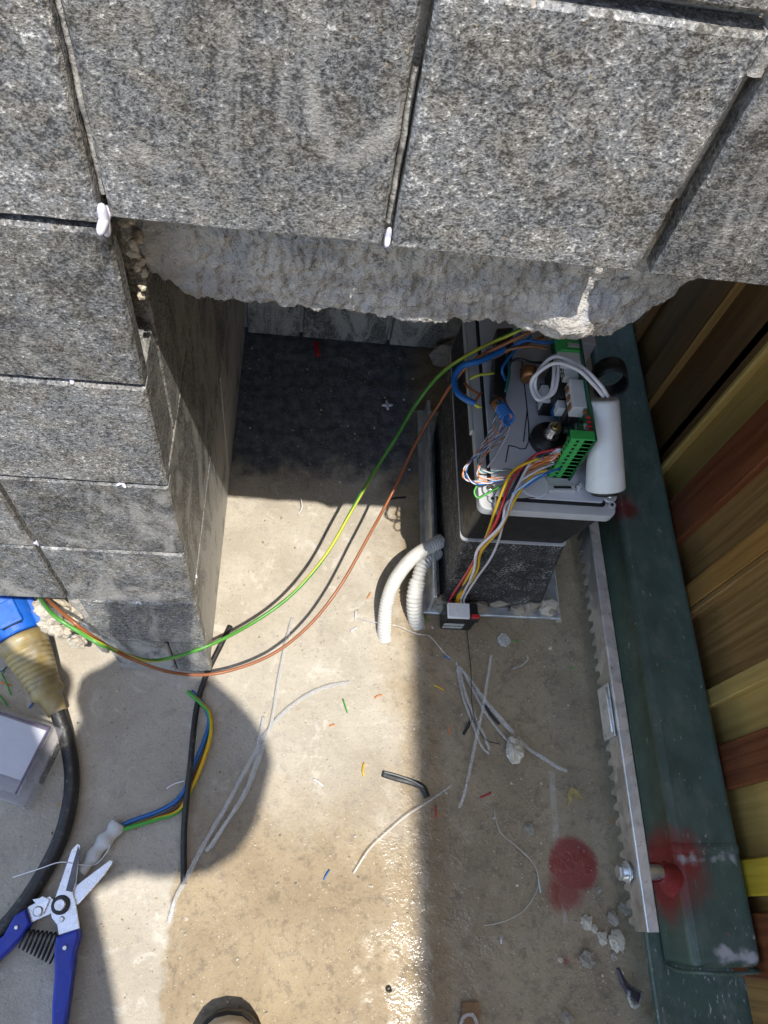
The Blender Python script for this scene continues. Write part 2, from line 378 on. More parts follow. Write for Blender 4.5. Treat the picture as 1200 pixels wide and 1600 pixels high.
def tube(name, pts, r, mat, parent=None, sides=8, res=8, stripe=None, twist=0.0, rf=None, flat=1.0, raw=False, smooth=True):
    C = pts if raw else spline(pts, res); V = []; Fc = []; mi = []; u = None; L = 0.0; n = len(C)
    for i, c in enumerate(C):
        d = (C[min(i+1, n-1)] - C[max(i-1, 0)]).normalized()
        if u is None: u, v = frame(d)
        else:
            u = (u - d*u.dot(d)).normalized(); v = d.cross(u)
        if i: L += (c - C[i-1]).length
        rr = r * (rf(i/(n-1), L) if rf else 1.0); a0 = twist*L
        for k in range(sides):
            q = 2*math.pi*k/sides + a0; V.append(c + u*(rr*math.cos(q)) + v*(rr*flat*math.sin(q)))
    for i in range(n-1):
        for k in range(sides):
            k2 = (k+1) % sides; Fc.append((i*sides+k, i*sides+k2, (i+1)*sides+k2, (i+1)*sides+k)); mi.append(1 if (stripe and k < stripe) else 0)
    Fc.append(tuple(range(sides-1, -1, -1))); Fc.append(tuple(range((n-1)*sides, n*sides))); mi += [0, 0]
    return mk(name, V, Fc, mat, parent, smooth, mi if stripe else None)
def rock(name, c, s, mat, parent=None, sub=2, amp=.35, seed=0, smooth=False):
    bm = bmesh.new(); bmesh.ops.create_icosphere(bm, subdivisions=sub, radius=1)
    for v in bm.verts:
        k = 1 + amp*mnoise.noise(v.co*1.7 + Vector((seed*3.1, seed*1.7, 0))) + amp*.5*mnoise.noise(v.co*4.1 + Vector((seed, 0, 9)))
        v.co = Vector((v.co.x*s[0]*k, v.co.y*s[1]*k, v.co.z*s[2]*k)) + Vector(c)
    return frombm(name, bm, mat, parent, smooth)

# ================================================================== GROUND
def axis_pts(lo, hi, fine, outer):
    a = []; v = lo
    while v < hi - 1e-9: a.append(v); v += fine
    a.append(hi); pre = [lo - d for d in reversed(outer)]; post = [hi + d for d in outer]; return pre + a + post
ox = [.02, .06, .15, .4, 1, 3, 8, 20, 60]
gx = axis_pts(-.36, .46, .004, ox); gy = axis_pts(-.16, .78, .004, ox)
def gz(x, y):
    if not (-.37 < x < .47 and -.17 < y < .79): return 0.0
    h = .0012*mnoise.noise(Vector((x*9, y*9, 0))) + .0007*mnoise.noise(Vector((x*45, y*45, 3)))
    j = math.exp(-((x - .150 - .004*mnoise.noise(Vector((y*25, 0, 1))))/.009)**2)
    if y < .30: h += j*(.0011 + .0016*mnoise.noise(Vector((x*130, y*130, 5))))
    h -= .0035/(1+math.exp(-(x-.160)/.004)) if y < .30 else .0035*math.exp(-max(0, (y-.30))/.02)/(1+math.exp(-(x-.160)/.004))
    if y > .45: h += .0022*mnoise.noise(Vector((x*60, y*60, 7)))*min(1, (y-.45)/.06)
    return h
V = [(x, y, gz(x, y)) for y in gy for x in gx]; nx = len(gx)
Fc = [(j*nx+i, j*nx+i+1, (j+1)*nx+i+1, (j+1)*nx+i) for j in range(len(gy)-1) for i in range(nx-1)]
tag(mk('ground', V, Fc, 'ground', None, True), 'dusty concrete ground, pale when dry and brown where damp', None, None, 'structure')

# ================================================================== PILLAR
pil = thing('tiled_pillar', 'grey granite tiled pillar with a broken opening above the gate motor', 'pillar', (-.2, .45, 0))
YF = .225; TT = .009
def tile(x0, x1, z0, z1, plane='front', pos=YF, gap=.0018, th=TT, jit=.0004, npt=9, proud=0.0, gaps=None, mat='granite'):
    """one granite tile with slightly chipped edges; plane front (normal -Y), side (normal +X), back (normal -Y)"""
    gl, gr_, gb, gt = gaps or (gap, gap, gap, gap)
    x0 += gl; x1 -= gr_; z0 += gb; z1 -= gt; cs = .0015
    out = []
    cor = [(x0, z0), (x1, z0), (x1, z1), (x0, z1)]
    for i in range(4):
        a, b = cor[i], cor[(i+1) % 4]
        for k in range(npt):
            t = k/npt; out.append((a[0] + (b[0]-a[0])*t, a[1] + (b[1]-a[1])*t))
    cx, cz = (x0+x1)/2, (z0+z1)/2; n = len(out); sd = random.random()*50
    V = []
    for ring, (inset, dep) in enumerate(((0, th), (0, cs*.9), (cs, 0))):
        for k, (x, z) in enumerate(out):
            j = jit*mnoise.noise(Vector((x*400, z*400, sd))) + jit*1.2*max(0, mnoise.noise(Vector((x*90, z*90, sd+9)))-.15)
            e = inset + (j if ring else 0)
            sx = (1 if x < cx else -1) if (abs(x-x0) < 1e-6 or abs(x-x1) < 1e-6) else 0
            sz = (1 if z < cz else -1) if (abs(z-z0) < 1e-6 or abs(z-z1) < 1e-6) else 0
            V.append((x + sx*e, dep - proud, z + sz*e))
    Fc = [tuple(reversed(range(n)))]
    for r in range(2):
        for k in range(n): Fc.append((r*n+k, r*n+(k+1) % n, (r+1)*n+(k+1) % n, (r+1)*n+k))
    Fc.append(tuple(range(2*n, 3*n)))
    if plane == 'front': W = [(x, pos + d, z) for x, d, z in V]
    else: W = [(pos - d, x, z) for x, d, z in V]     # side: first coordinate is Y, faces +X
    o = mk('tile', W, Fc, mat, pil)
    return o
rows_hi = [.5900, .6865, .785, .883, .98]
for a, b in zip(rows_hi[:-1], rows_hi[1:]):
    for (x0, x1, pr) in ((-.270, -.172, .0), (-.172, -.074, .0004), (-.074, .029, 0), (.029, .131, .0006), (.131, .233, .0012), (.233, .326, .0)):
        g4 = [.0018]*4
        if x1 == .131: g4[1] = .0030
        if x0 == .131: g4[0] = .0030
        if x0 == -.074: g4[0] = .0017
        if x1 == -.074: g4[1] = .0017
        if a > .6 and x0 >= .029: g4[2] = .0030
        if x0 == -.172 or x0 == -.27: aa = a - .003 if a < .6 else a
        else: aa = a
        tile(x0, x1, aa, b, proud=pr, gaps=g4, npt=14)
zl = [.200, .2985, .394, .4905, .587]
for a, b in zip(zl[:-1], zl[1:]):
    for (x0, x1) in ((-.368, -.270), (-.270, -.172), (-.172, -.0735)):
        tile(x0, x1, a, b, proud=random.uniform(0, .0007), gaps=(.0016, .0, .0014, .0012) if x1 == -.0735 else (.0016, .0016, .0014, .0012), npt=14, mat='granite_low' if a < .35 else 'granite')
tile(-.166, -.0735, .100, .200, gaps=(.001, 0, .0012, .0012), mat='granite_low'); tile(-.166, -.108, .0, .100, proud=-.002, mat='granite_low', gaps=(.001, .001, .002, .001)); tile(-.108, -.0735, .0, .100, proud=-.0015, gaps=(.001, 0, .002, .001))
# reveal (side of the opening)
for (a, b, y0, y1) in ((.0, .200, .2355, .455), (.0, .200, .455, .679), (.200, .388, .2355, .54), (.200, .388, .54, .679), (.388, .56, .268, .50), (.388, .56, .50, .679)):
    tile(y0, y1, a, b, plane='side', mat='granite_dusty', pos=-.0760, gaps=(.0004, .0012, .001, .001), npt=12)
tile(.2355, .268, .388, .489, plane='side', mat='granite_dusty', pos=-.0762, gaps=(.0004, .0004, .001, .001), npt=8)
# back of the opening
for (z0, z1) in ((.002, .1), (.1, .198), (.198, .296)):
    for (x0, x1) in ((-.0745, -.003), (-.003, .113), (.113, .222), (.222, .318)):
        tile(x0, x1, z0, z1, pos=.680, gaps=(.0022, .0022, .001, .001), th=.01)
# structural core behind the tiles
for (x0, x1, y0, y1, z0, z1) in ((-.6, .322, .254, .72, .566, 1.45), (-.6, -.0865, .262, .72, .2, .565), (-.166, -.0865, .238, .72, 0, .199), (-.6, -.167, .36, .72, 0, .199), (-.086, .32, .6915, .72, 0, .565)):
    box('core', x0, x1, y0, y1, z0, z1, 'mortar', pil, 0)
# mortar bed behind the front tiles of the left shaft, below .49
box('mortar_bed', -.6, -.0865, .2345, .261, .201, .488, 'mortar', pil, 0)
box('mortar_bed', -.6, .320, .2345, .2535, .620, 1.3, 'mortar', pil, 0)
def grout(x, z0, z1, y0, w, seed):
    V = []; Fc = []; n = int((z1-z0)/.0012)
    for i in range(n+1):
        z = z0 + (z1-z0)*i/n; e = y0 + .0014*mnoise.noise(Vector((z*70, seed, 0))) + .0005*mnoise.noise(Vector((z*260, seed, 3)))
        V += [(x-w, .2335, z), (x-w*.7, e+.0006, z), (x+w*.2*mnoise.noise(Vector((z*300, 1, seed))), e, z), (x+w*.7, e+.0006, z), (x+w, .2335, z)]
    for i in range(n):
        for k in range(4): Fc.append((i*5+k, i*5+k+1, i*5+k+6, i*5+k+5))
    mk('grout', V, Fc, 'grout', pil, True)
grout(-.0737, .600, .98, .2278, .0014, 1); grout(.0290, .600, .660, .2285, .0014, 2); grout(.131, .672, .70, .2255, .0032, 7); grout(-.172, .21, .585, .2292, .0018, 4)
# ragged concrete lip under the hanging tiles
XS = 330; prof_n = 80
def lip_bottom(x):
    z = .5280 + .0032*mnoise.noise(Vector((x*30, 1.0, 0))) + .0026*mnoise.noise(Vector((x*110, 2.0, 0))) + .0022*mnoise.noise(Vector((x*420, 3.0, 0)))
    if x > .146: z += (x-.146)**1.3*5.2
    if x < -.052: z += (-.052 - x)*.9
    return z
V = []; Fc = []
for i in range(XS+1):
    x = -.0775 + (.1705 + .0775)*i/XS; zb = lip_bottom(x)
    for k in range(prof_n+1):
        t = k/prof_n
        if t < .62: q = t/.62; z = .628 + (zb + .006 - .628)*q; y = .2465 + .0015*q*q
        elif t < .74: q = (t-.62)/.12; z = zb + .006*(1-q)**2; y = .248 + .005*q*q
        else: q = (t-.74)/.26; z = zb + .010*q; y = .253 + .06*q
        b = math.exp(-((x-.121)/.017)**2)*math.exp(-((z-.540)/.011)**2)*.0105
        p = Vector((x, y, z))
        dis = .0022*mnoise.noise(p*40) + .0020*mnoise.noise(p*150) + .0016*mnoise.noise(p*340) + .0008*mnoise.noise(p*700)
        if z > .598: dis = max(dis*.3, -.0)
        V.append((x, max(y - b + dis, .2352), z + .0012*mnoise.noise(p*260 + Vector((9, 9, 9)))))
for i in range(XS):
    for k in range(prof_n):
        a = i*(prof_n+1) + k; Fc.append((a, a+1, a+prof_n+2, a+prof_n+1))
mk('broken_concrete', V, Fc, 'rough_concrete', pil, True)
# smear of mortar on the edge of the left shaft, and rubble in the cable hole
for k in range(16):
    z = .580 - .047*k/16 + random.uniform(-.002, .002)
    rock('mortar_crumb', (-.0715 + random.uniform(-.001, .003), .2345 + random.uniform(0, .010) + .008*k/16, z), (random.uniform(.0014, .003),)*3, 'crumb', pil, 1, .5, k)
for k, (px, py, s) in enumerate(((85, 955, .013), (102, 958, .014), (78, 975, .010), (95, 985, .010), (115, 962, .009), (70, 948, .009), (120, 1002, .009))):
    c = F(px, py, .236 + .004*(k % 3)); rock('mortar_rubble', c, (s, s*.7, s*1.1), 'crumb', pil, 3, .45, k+40)
rock('mortar_rubble', (-.178, .25, .10), (.012, .014, .10), 'mortar', pil, 3, .3, 77)

rock('mortar_rubble', (.205, .668, .012), (.034, .016, .022), 'mortar', pil, 3, .4, 91); rock('mortar_rubble', (.235, .655, .03), (.03, .02, .03), 'mortar', pil, 3, .4, 92)
# ================================================================== SLIDING GATE
gate = thing('sliding_gate', 'green steel sliding gate with brown and yellow vertical boards and gear rack', 'gate', (.40, .3, .05))
Y0, Y1 = -1.35, 1.3
box('bottom_plate', .334, .470, Y0, Y1, .050, .058, 'gate_plate', gate, .0015)
box('bottom_rail', .345, .407, -.036, Y1, .0585, .115, 'gate_green', gate, .007, seg=4)
box('rail_sleeve', .3443, .4077, .046, .062, .0587, .1158, 'gate_green', gate, .007, seg=4)
tube('weld', [(.346, -.036, .064), (.345, -.039, .09), (.352, -.039, .113), (.376, -.040, .1145), (.402, -.039, .112), (.407, -.038, .09)], .0016, 'gate_green', gate, 8, 8, rf=lambda t, L: 1+.25*math.sin(L*900))
B = [(-1.35, -1.25, 'olive', 0), (-1.25, -1.1, 'brown', 1), (-1.1, -.98, 'olive', 0), (-.98, -.9, 'red', 0), (-.9, -.78, 'brown', 1), (-.78, -.7, 'olive', 0), (-.7, -.58, 'brown', 1), (-.58, -.45, 'red', 0), (-.45, -.30, 'olive', 1), (-.30, -.22, 'brown', 1), (-.22, -.14, 'red', 0), (-.14, -.045, 'brown', 1), (-.045, .0045, 'red', 0), (.0045, .0165, 'brown', 1), (.0165, .046, 'yellow', 0), (.046, .104, 'olive', 1), (.104, .144, 'red', 0),
     (.144, .180, 'olive', 1), (.180, .197, 'olive', 0), (.197, .274, 'brown', 1), (.274, .281, 'brown', 0), (.281, .306, 'orange', 0), (.306, .356, 'brown', 1), (.356, .405, 'red', 0),
     (.405, .447, 'olive', 1), (.447, .4535, 'olive', 0), (.4535, .475, 'brown', 1), (.475, .537, 'dark', 1), (.537, .5405, 'brown', 0), (.5405, .575, 'dark', 0), (.575, .64, 'dark', 1), (.64, .70, 'dark', 0), (.70, .78, 'brown', 1), (.78, .84, 'red', 0), (.84, .95, 'dark', 1), (.95, 1.02, 'red', 0), (1.02, 1.3, 'brown', 1)]
for (a, b, c, d) in B:
    e = .0 if d == 0 else .006
    box('board', .4085 + d*.009, .4195 + d*.009, a - e, b + e - (.0006 if d == 0 else 0), .06, 1.835, 'board_' + c, gate, .0012)
box('top_rail', .398, .446, Y0, Y1, 1.837, 1.87, 'gate_green', gate, .006, seg=3)
# gear rack
ZR = .146
def rack(y0, y1, name='gear_rack', tooth=True, x0=.2955, x1=.3040, ztop=ZR, zb=.1235):
    pitch = .01257; pts = []; y = y0
    if tooth:
        n = int((y1-y0)/pitch); pts.append((y0, ztop))
        for i in range(n):
            q = y0 + i*pitch
            pts += [(q, zb), (q+.0035, zb), (q+.0055, zb-.0088), (q+.0060, zb-.0096), (q+.0084, zb-.0096), (q+.0092, zb-.0088), (q+.0115, zb)]
        pts += [(y0+n*pitch, zb), (y1, zb), (y1, ztop)]
    else: pts = [(y0, ztop), (y0, zb-.004), (y1, zb-.004), (y1, ztop)]
    bm = bmesh.new(); vs = [bm.verts.new((x0, a, b)) for a, b in pts]; f = bm.faces.new(vs)
    r = bmesh.ops.extrude_face_region(bm, geom=[f])
    for v in r['geom']:
        if isinstance(v, bmesh.types.BMVert): v.co.x = x1
    bmesh.ops.triangulate(bm, faces=[f for f in bm.faces if len(f.verts) > 4])
    return bm
yj0, yj1 = G(957, 1155, .13).y, G(945, 1072, .13).y
rk = frombm('gear_rack', rack(-.0095, yj0), 'rack_steel', gate)
tag(rk, 'toothed grey steel rack bar')
frombm('rack_section', rack(yj1, .62), 'rack_steel', rk)
box('rack_joiner', .2930, .2944, yj0 + .0004, yj1 - .0004, .118, ZR-.003, 'zinc_strip', rk, .0004)
box('rack_joiner_core',   .2950, .3038, yj0, yj1, .118, ZR-.0002, 'rack_steel', rk, 0)
tube('joiner_rod', [(.2922, yj0 + .004, .1405), (.2922, yj1 - .004, .1405)], .0011, 'zinc_strip', rk, 8, 4)
box('top_strip', .2948, .3046, -.0097, .62, ZR, ZR + .003, 'zinc_strip', rk, .0006)
def hexnut(name, a, b, r, mat, p):
    return lathe(name, a, b, [(0, r*.86), (.12, r), (.9, r), (1, r*.9)], mat, p, 6, False)
yb = G(1000, 1362, .135).y; zb_ = .1290
bolt = lathe('bolt', (.288, yb, zb_), (.323, yb, zb_), [(0, .0062), (1, .0062)], 'zinc_strip', rk, 20)
hexnut('bolt_head', (.2850, yb, zb_), (.2936, yb, zb_), .0066, 'rack_steel', rk)
lathe('washer', (.2922, yb, zb_), (.2935, yb, zb_), [(0, .0085), (1, .0085)], 'zinc_strip', rk, 24)
MATS['red_spray'] = plain('red_spray', (.22, .02, .02), .6, vary=.15, scale=120, bump=.3)
lathe('spacer', (.3180, yb, .1285), (.350, yb - .004, .100), [(0, .0082), (.45, .0082), (.55, .0098), (.75, .0105), (.9, .0135), (1, .018)], 'red_spray', rk, 20)

# ================================================================== GATE MOTOR
mot = thing('gate_motor', 'opened gate motor with grey tray, circuit board and black dusty housing', 'gate motor', (.22, .43, 0))
X0, X1, YB0, YB1 = .1605, .2800, .3135, .545
galv = box('base_plate', .150, .309, .3005, .575, .002, .007, 'galvanised', mot, .0008)
box('side_angle', .1545, .158, .303, .56, .0072, .050, 'galvanised', mot, .0006)
def rrect(x0, x1, y0, y1, r, n=5):
    P = []
    for cx, cy, a0 in ((x1-r, y0+r, -90), (x1-r, y1-r, 0), (x0+r, y1-r, 90), (x0+r, y0+r, 180)):
        for k in range(n+1):
            a = math.radians(a0 + 90*k/n); P.append((cx + r*math.cos(a), cy + r*math.sin(a)))
    return P
def frustum(name, lo_, hi_, z0, z1, mat, parent, n=6):
    A = rrect(*lo_, .006); Bq = rrect(*hi_, .006); V = []; k = len(A)
    for i in range(n+1):
        t = i/n; V += [(a[0]+(b[0]-a[0])*t, a[1]+(b[1]-a[1])*t, z0+(z1-z0)*t) for a, b in zip(A, Bq)]
    Fc = [tuple(reversed(range(k))), tuple(range(n*k, (n+1)*k))]
    for i in range(n):
        for j in range(k): Fc.append((i*k+j, i*k+(j+1) % k, (i+1)*k+(j+1) % k, (i+1)*k+j))
    return mk(name, V, Fc, mat, parent)
SZ = .167
frustum('pedestal', (.170, .286, .3105, .545), (.1600, .2605, .3140, .545), .0072, SZ-.0012, 'dusty_black', mot)
for k in range(14):
    rock('mortar_packing', (random.uniform(.163, .298), .3085 + random.uniform(-.004, .005), random.uniform(.008, .02)), (.010, .006, .009), 'darkcrumb', mot, 2, .5, k+5)
rock('mortar_packing', (.293, .312, .012), (.010, .009, .012), 'crumb', mot, 2, .5, 31)
frustum('housing', (.1580, .2600, .3155, .545), (.1612, .2760, .3155, .545), SZ+.0012, .2225, blackp, mot)
prism('housing_seam', rrect(.1573, .2607, .3133, .5455, .005), SZ-.001, SZ+.0006, greyl, mot, 0)
prism('tray_rim', rrect(X0-.0012, X1+.0032, YB0-.0015, YB1+.002, .008), .2228, .2330, greyl, mot, .0012, 2)
prism('gasket', rrect(X0+.0075, X1-.006, YB0+.0075, YB1-.004, .004), .2332, .2342, rubber, mot, .0004)
tray = prism('tray', rrect(X0+.0105, X1-.0085, YB0+.0105, YB1-.006, .003), .2344, .2362, greyp, mot, .0008)
TZ = .2365
# low mouldings on the tray
lathe('moulding_disc', G(835, 757, TZ), G(835, 757, TZ) + Vector((0, 0, .0012)), [(0, .0135), (.6, .0135), (1, .0125)], greyp, tray, 32)
for a in ([(815, 560), (826, 690), (795, 696)], [(795, 696), (790, 722)], [(818, 690), (824, 640)], [(785, 782), (838, 777)]):
    tube('moulding_line', [G(*q, TZ+.0002) for q in a], .0006, greyp if len(a) == 3 else 'black_rubber', tray, 6, 4) if False else tube('moulding_line', [G(*q, TZ+.0002) for q in a], .0005, 'black_rubber', tray, 6, 4)
box('moulding_bracket', 0, .024, 0, .0065, 0, .004, greyl, tray, .0005, Matrix.Translation(G(857, 770, TZ)) @ Matrix.Rotation(.06, 4, 'Z'))
box('bracket_slot', .004, .020, .0022, .0044, .0041, .0046, 'black_rubber', tray, 0, Matrix.Translation(G(857, 770, TZ)) @ Matrix.Rotation(.06, 4, 'Z'))
box('moulding_clip', 0, .006, 0, .004, 0, .005, greyl, tray, .0005, Matrix.Translation(G(903, 768, TZ)) @ Matrix.Rotation(.7, 4, 'Z'))
for (px, py) in ((765, 766), (951, 776)):
    c = G(px, py, .2345); pd = lathe('screw_boss', c, c + Vector((0, 0, .0024)), [(0, .0068), (.8, .0066), (1, .006)], greyl, mot, 24)
    sc_ = lathe('screw', c + Vector((0, 0, .0024)), c + Vector((0, 0, .0052)), [(0, .0036), (.5, .0036), (1, .0022)], silver, pd, 16)
    box('slot', -.0026, .0026, -.0004, .0004, .0050, .0056, 'black_rubber', pd, 0, Matrix.Translation(c) @ Matrix.Rotation(.5, 4, 'Z'))
    c2 = c + Vector((.0015, -.0088, 0)); lathe('screw_hole', c2, c2 + Vector((0, 0, .0012)), [(0, .0036), (1, .0036)], greyl, pd, 16); lathe('hole_core', c2, c2 + Vector((0, 0, .0016)), [(0, .0014), (1, .0014)], 'black_rubber', pd, 12)
# release knob
kc = G(855, 690, TZ)
knob = lathe('release_knob', kc, kc + Vector((0, 0, .012)), [(0, .0168), (.55, .0168), (.75, .0155), (.8, .010), (1, .0085)], blackp, mot, 36)
k2 = kc + Vector((0, 0, .012)); lathe('knob_collar', k2, k2 + Vector((0, 0, .012)), [(0, .0075), (.1, .0062), (.9, .0062), (1, .0055)], silver, knob, 24)
k3 = k2 + Vector((0, 0, .0122)); lathe('brass_screw', k3, k3 + Vector((0, 0, .0022)), [(0, .0046), (.6, .0046), (1, .0036)], brass, knob, 20)
box('screw_slot', -.0034, .0034, -.0005, .0005, .0020, .0026, 'black_rubber', knob, 0, Matrix.Translation(k3) @ Matrix.Rotation(.9, 4, 'Z'))
# circuit board: stands upright on the tray, faces left
pb = G(888, 751, TZ); XB = pb.x; YB = pb.y
lo, hi = .0, .2
for _ in range(40):
    m_ = (lo+hi)/2; d = Vector((XB, YB, TZ+m_)) - Vector((0, 0, CAMZ)); q0 = R[0][0]*d.x + R[0][1]*d.y + R[0][2]*d.z; q2 = R[2][0]*d.x + R[2][1]*d.y + R[2][2]*d.z
    if 600 + FPX*q0/q2 < 931: lo = m_
    else: hi = m_
HB = lo
pcb = box('circuit_board', XB, XB + .0016, YB, YB + .155, TZ, TZ + HB, pcbm, mot, .0002)
def onb(name, y, z, dy, dz, dep, mat, parent=pcb, bev=.0004): return box(name, XB - dep, XB - .0001, YB + y, YB + y + dy, TZ + z, TZ + z + dz, mat, parent, bev)
NT_ = 11; tl = HB - .003
for k in range(NT_):      # two rows of green screw terminals along the front edge
    z = .0015 + tl*k/NT_; hh = tl/NT_ - .0003
    tb = onb('terminal', .001, z, .0075, hh, .0085, termg); onb('terminal_plug', .001, z, .0065, hh, .019, termg, tb, .0003).location.x = 0
    box('terminal_mouth', XB - .0194, XB - .0189, YB + .0026, YB + .0052, TZ + z + hh*.38, TZ + z + hh*.72, 'black_rubber', tb, 0)
    box('terminal_screw', XB - .0150, XB - .0126, YB + .0003, YB + .0011, TZ + z + hh*.3, TZ + z + hh*.7, 'black_rubber', tb, 0)
onb('terminal_end', .0, HB-.0015, .0092, .0014, .0205, termg)
onb('relay', .060, HB*.25, .020, HB*.42, .016, blackp); onb('relay', .084, HB*.2, .018, HB*.42, .016, blackp); onb('relay', .043, HB*.35, .014, HB*.3, .010, blackp)
rl = onb('relay', .038, HB*.52, .02, HB*.3, .008, blackp); onb('red_frame', .042, HB*.60, .008, HB*.12, .0086, redp, rl)
dip = onb('dip_switch', .036, HB*.70, .030, .014, .012, whitep)
for k in range(3): onb('switch_button', .039+.009*k, HB*.70+.0035, .005, .006, .0135, copper, dip)
for k in range(16):
    y = random.uniform(.012, .05); z = random.uniform(.1, .9)*HB
    onb('chip_part', y, z, random.uniform(.002, .006), random.uniform(.002, .005), random.uniform(.0015, .004), random.choice([blackp, 'rack_steel', copper, greyp, 'pcb_green']))
tr = onb('transformer', .066, HB*.05, .026, HB*.22, .022, blackp); st1 = onb('sticker', .070, HB*.08, .018, .016, .0224, whitep, tr)
stk = onb('sticker', .050, HB*.40, .009, .012, .0165, whitep)
cp = lathe('blue_capacitor', (XB-.012, YB+.058, TZ+HB*.3), (XB-.012, YB+.058, TZ+HB*.3+.012), [(0, .005), (.9, .005), (1, .0045)], 'wire_blue' if 'wire_blue' in MATS else wm('blue'), pcb, 16)
gt = onb('power_terminal', .094, HB-.014, .030, .012, .018, termg)
for k in range(3): onb('terminal_screw', .098+.0085*k, HB-.0023, .0045, .0006, .011, silver, gt)
onb('white_connector', .082, HB-.013, .012, .009, .020, whitep)
lathe('choke_coil', (XB-.03, YB+.100, TZ+.012), (XB-.03, YB+.112, TZ+.012), [(0, .006), (.1, .0085), (.9, .0085), (1, .006)], copper, pcb, 20)
for k in range(4):
    led = onb('led', .010+.0045*k, HB-.004, .002, .002, .004, redp)
# QC sticker letters
def letters(txt, size, M, mat, parent, name='lettering'):
    cu = bpy.data.curves.new('f', 'FONT'); cu.body = txt; cu.size = size; cu.extrude = .00012; cu.align_x = 'CENTER'; cu.align_y = 'CENTER'
    ob = bpy.data.objects.new('f', cu); COL.objects.link(ob); bpy.context.view_layer.update()
    me = bpy.data.meshes.new_from_object(ob.evaluated_get(bpy.context.evaluated_depsgraph_get())); bpy.data.objects.remove(ob); me.transform(M)
    me.materials.clear(); me.materials.append(MATS[mat]); o = bpy.data.objects.new(name, me); COL.objects.link(o); par(o, parent); return o
qs = onb('sticker', .074, HB*.62, .013, .012, .0125, whitep)
Mq = Matrix(((0, 0, -1, XB-.0127), (-1, 0, 0, YB+.0805), (0, 1, 0, TZ+HB*.62+.0075), (0, 0, 0, 1)))
letters('QC', .0075, Mq, 'black_rubber', qs)
box('qc_line', XB-.0128, XB-.0125, YB+.0765, YB+.085, TZ+HB*.62+.0018, TZ+HB*.62+.0028, 'black_rubber', qs, 0)
box('back_panel', XB+.004, XB+.030, YB+.128, YB+.150, TZ, TZ+HB*.55, greyp, mot, .001)
box('back_panel', XB+.004, XB+.022, YB+.118, YB+.1275, TZ, TZ+HB*.45, greyp, mot, .001)
# motor capacitor: white tube lying beside the board
ca = G(946, 764, .250); cb = G(944, 624, .303)
def depth(p): return R[2][0]*p.x + R[2][1]*p.y + R[2][2]*(p.z - CAMZ)
ra_, rb_ = 30.5*depth(ca)/FPX, 23.0*depth(cb)/FPX
cap = lathe('capacitor', ca, cb, [(0, ra_*.965), (.02, ra_), (.5, (ra_+rb_)/2), (.97, rb_), (1.0, rb_*.93)], whitep, mot, 40)
lathe('end_cap', ca + (ca-cb)*.004, ca + (ca-cb)*.05, [(0, ra_*.8), (1, ra_*.72)], blackp, cap, 32)
for dx in (-.002, .002):
    st_ = cb + Vector((dx, 0, .004))
    pth = [st_, G(932 + dx*2500, 600, .318), G(905 + dx*1500, 575 - dx*1000, .322), G(868, 562 - dx*2500, .312), G(840 + dx*1000, 582 - dx*1500, .30), G(833 + dx*1500, 603, .29), G(843 + dx*1000, 623 - dx*800, .288), G(862 + dx*1200, 614, .29), G(868 + dx*1500, 592, .294), G(870 + dx*1500, 565, .296), G(878, 553, .292)]
    tube('capacitor_lead', pth, .0017, 'white_wire', cap, 8, 10)
# black strap ring behind the capacitor
rc = G(953, 592, .262); V = []; Fc = []; NR = 40
for k in range(NR):
    a = 2*math.pi*k/NR; ca_, sa = math.cos(a), math.sin(a)
    for (rr, dy) in ((.0165, -.008), (.0165, .008), (.0150, .008), (.0150, -.008)): V.append((rc.x + rr*ca_, rc.y + dy + .006*sa, rc.z + rr*sa*.9))
for k in range(NR):
    for j in range(4): Fc.append((k*4+j, k*4+(j+1) % 4, ((k+1) % NR)*4+(j+1) % 4, ((k+1) % NR)*4+j))
mk('strap_ring', V, Fc, blackp, mot, True)
# cable gland block with wires at the left of the tray
gl = prism('cable_clamp', [G(*q, TZ).xy for q in ((764, 632), (783, 640), (796, 560), (795, 528), (770, 530))], TZ, TZ + .016, blackp, mot, .0015, 2)
lathe('copper_end', G(775, 625, TZ+.016), G(783, 640, TZ+.014), [(0, .005), (.2, .0062), (.5, .0052), (.7, .0062), (1, .005)], copper, gl, 16)
# white seal strip, left of the tray
box('tray_flange', X0-.0035, X0-.0014, YB0+.08, YB1, .2235, .2315, greyl, mot, .0005)

# ------------------------------------------------------------------ loose control wiring on the motor
dat = thing('data_cable', 'untwisted multicolour data cable looping over the left of the motor tray', 'cable', tuple(G(780, 700, TZ)))
def twist_pair(path, r, cols, parent, pitch=.012, off=None, ph=0.0, name='wire'):
    C = spline(path, 14); off = off or r*1.05
    for s, c in enumerate(cols):
        P = []; L = 0; u = None
        for i, p in enumerate(C):
            d = (C[min(i+1, len(C)-1)] - C[max(i-1, 0)]).normalized()
            if u is None: u, v = frame(d)
            else: u = (u - d*u.dot(d)).normalized(); v = d.cross(u)
            if i: L += (p - C[i-1]).length
            a = 2*math.pi*L/pitch + s*2*math.pi/len(cols) + ph; P.append(p + u*off*math.cos(a) + v*off*math.sin(a))
        tube(name, P, r, wm(c), parent, 6, raw=True)
def Z(pts): return [G(a, b, z) for a, b, z in pts]
H1 = TZ + .006
twist_pair(Z([(780, 628, .256), (776, 650, .25), (768, 680, .247), (748, 705, .246), (728, 728, .246), (724, 745, .246), (738, 752, .247), (770, 752, .248), (805, 738, .252), (840, 722, .262), (872, 703, .272)]), .00056, ('orange', 'white'), dat, .014)
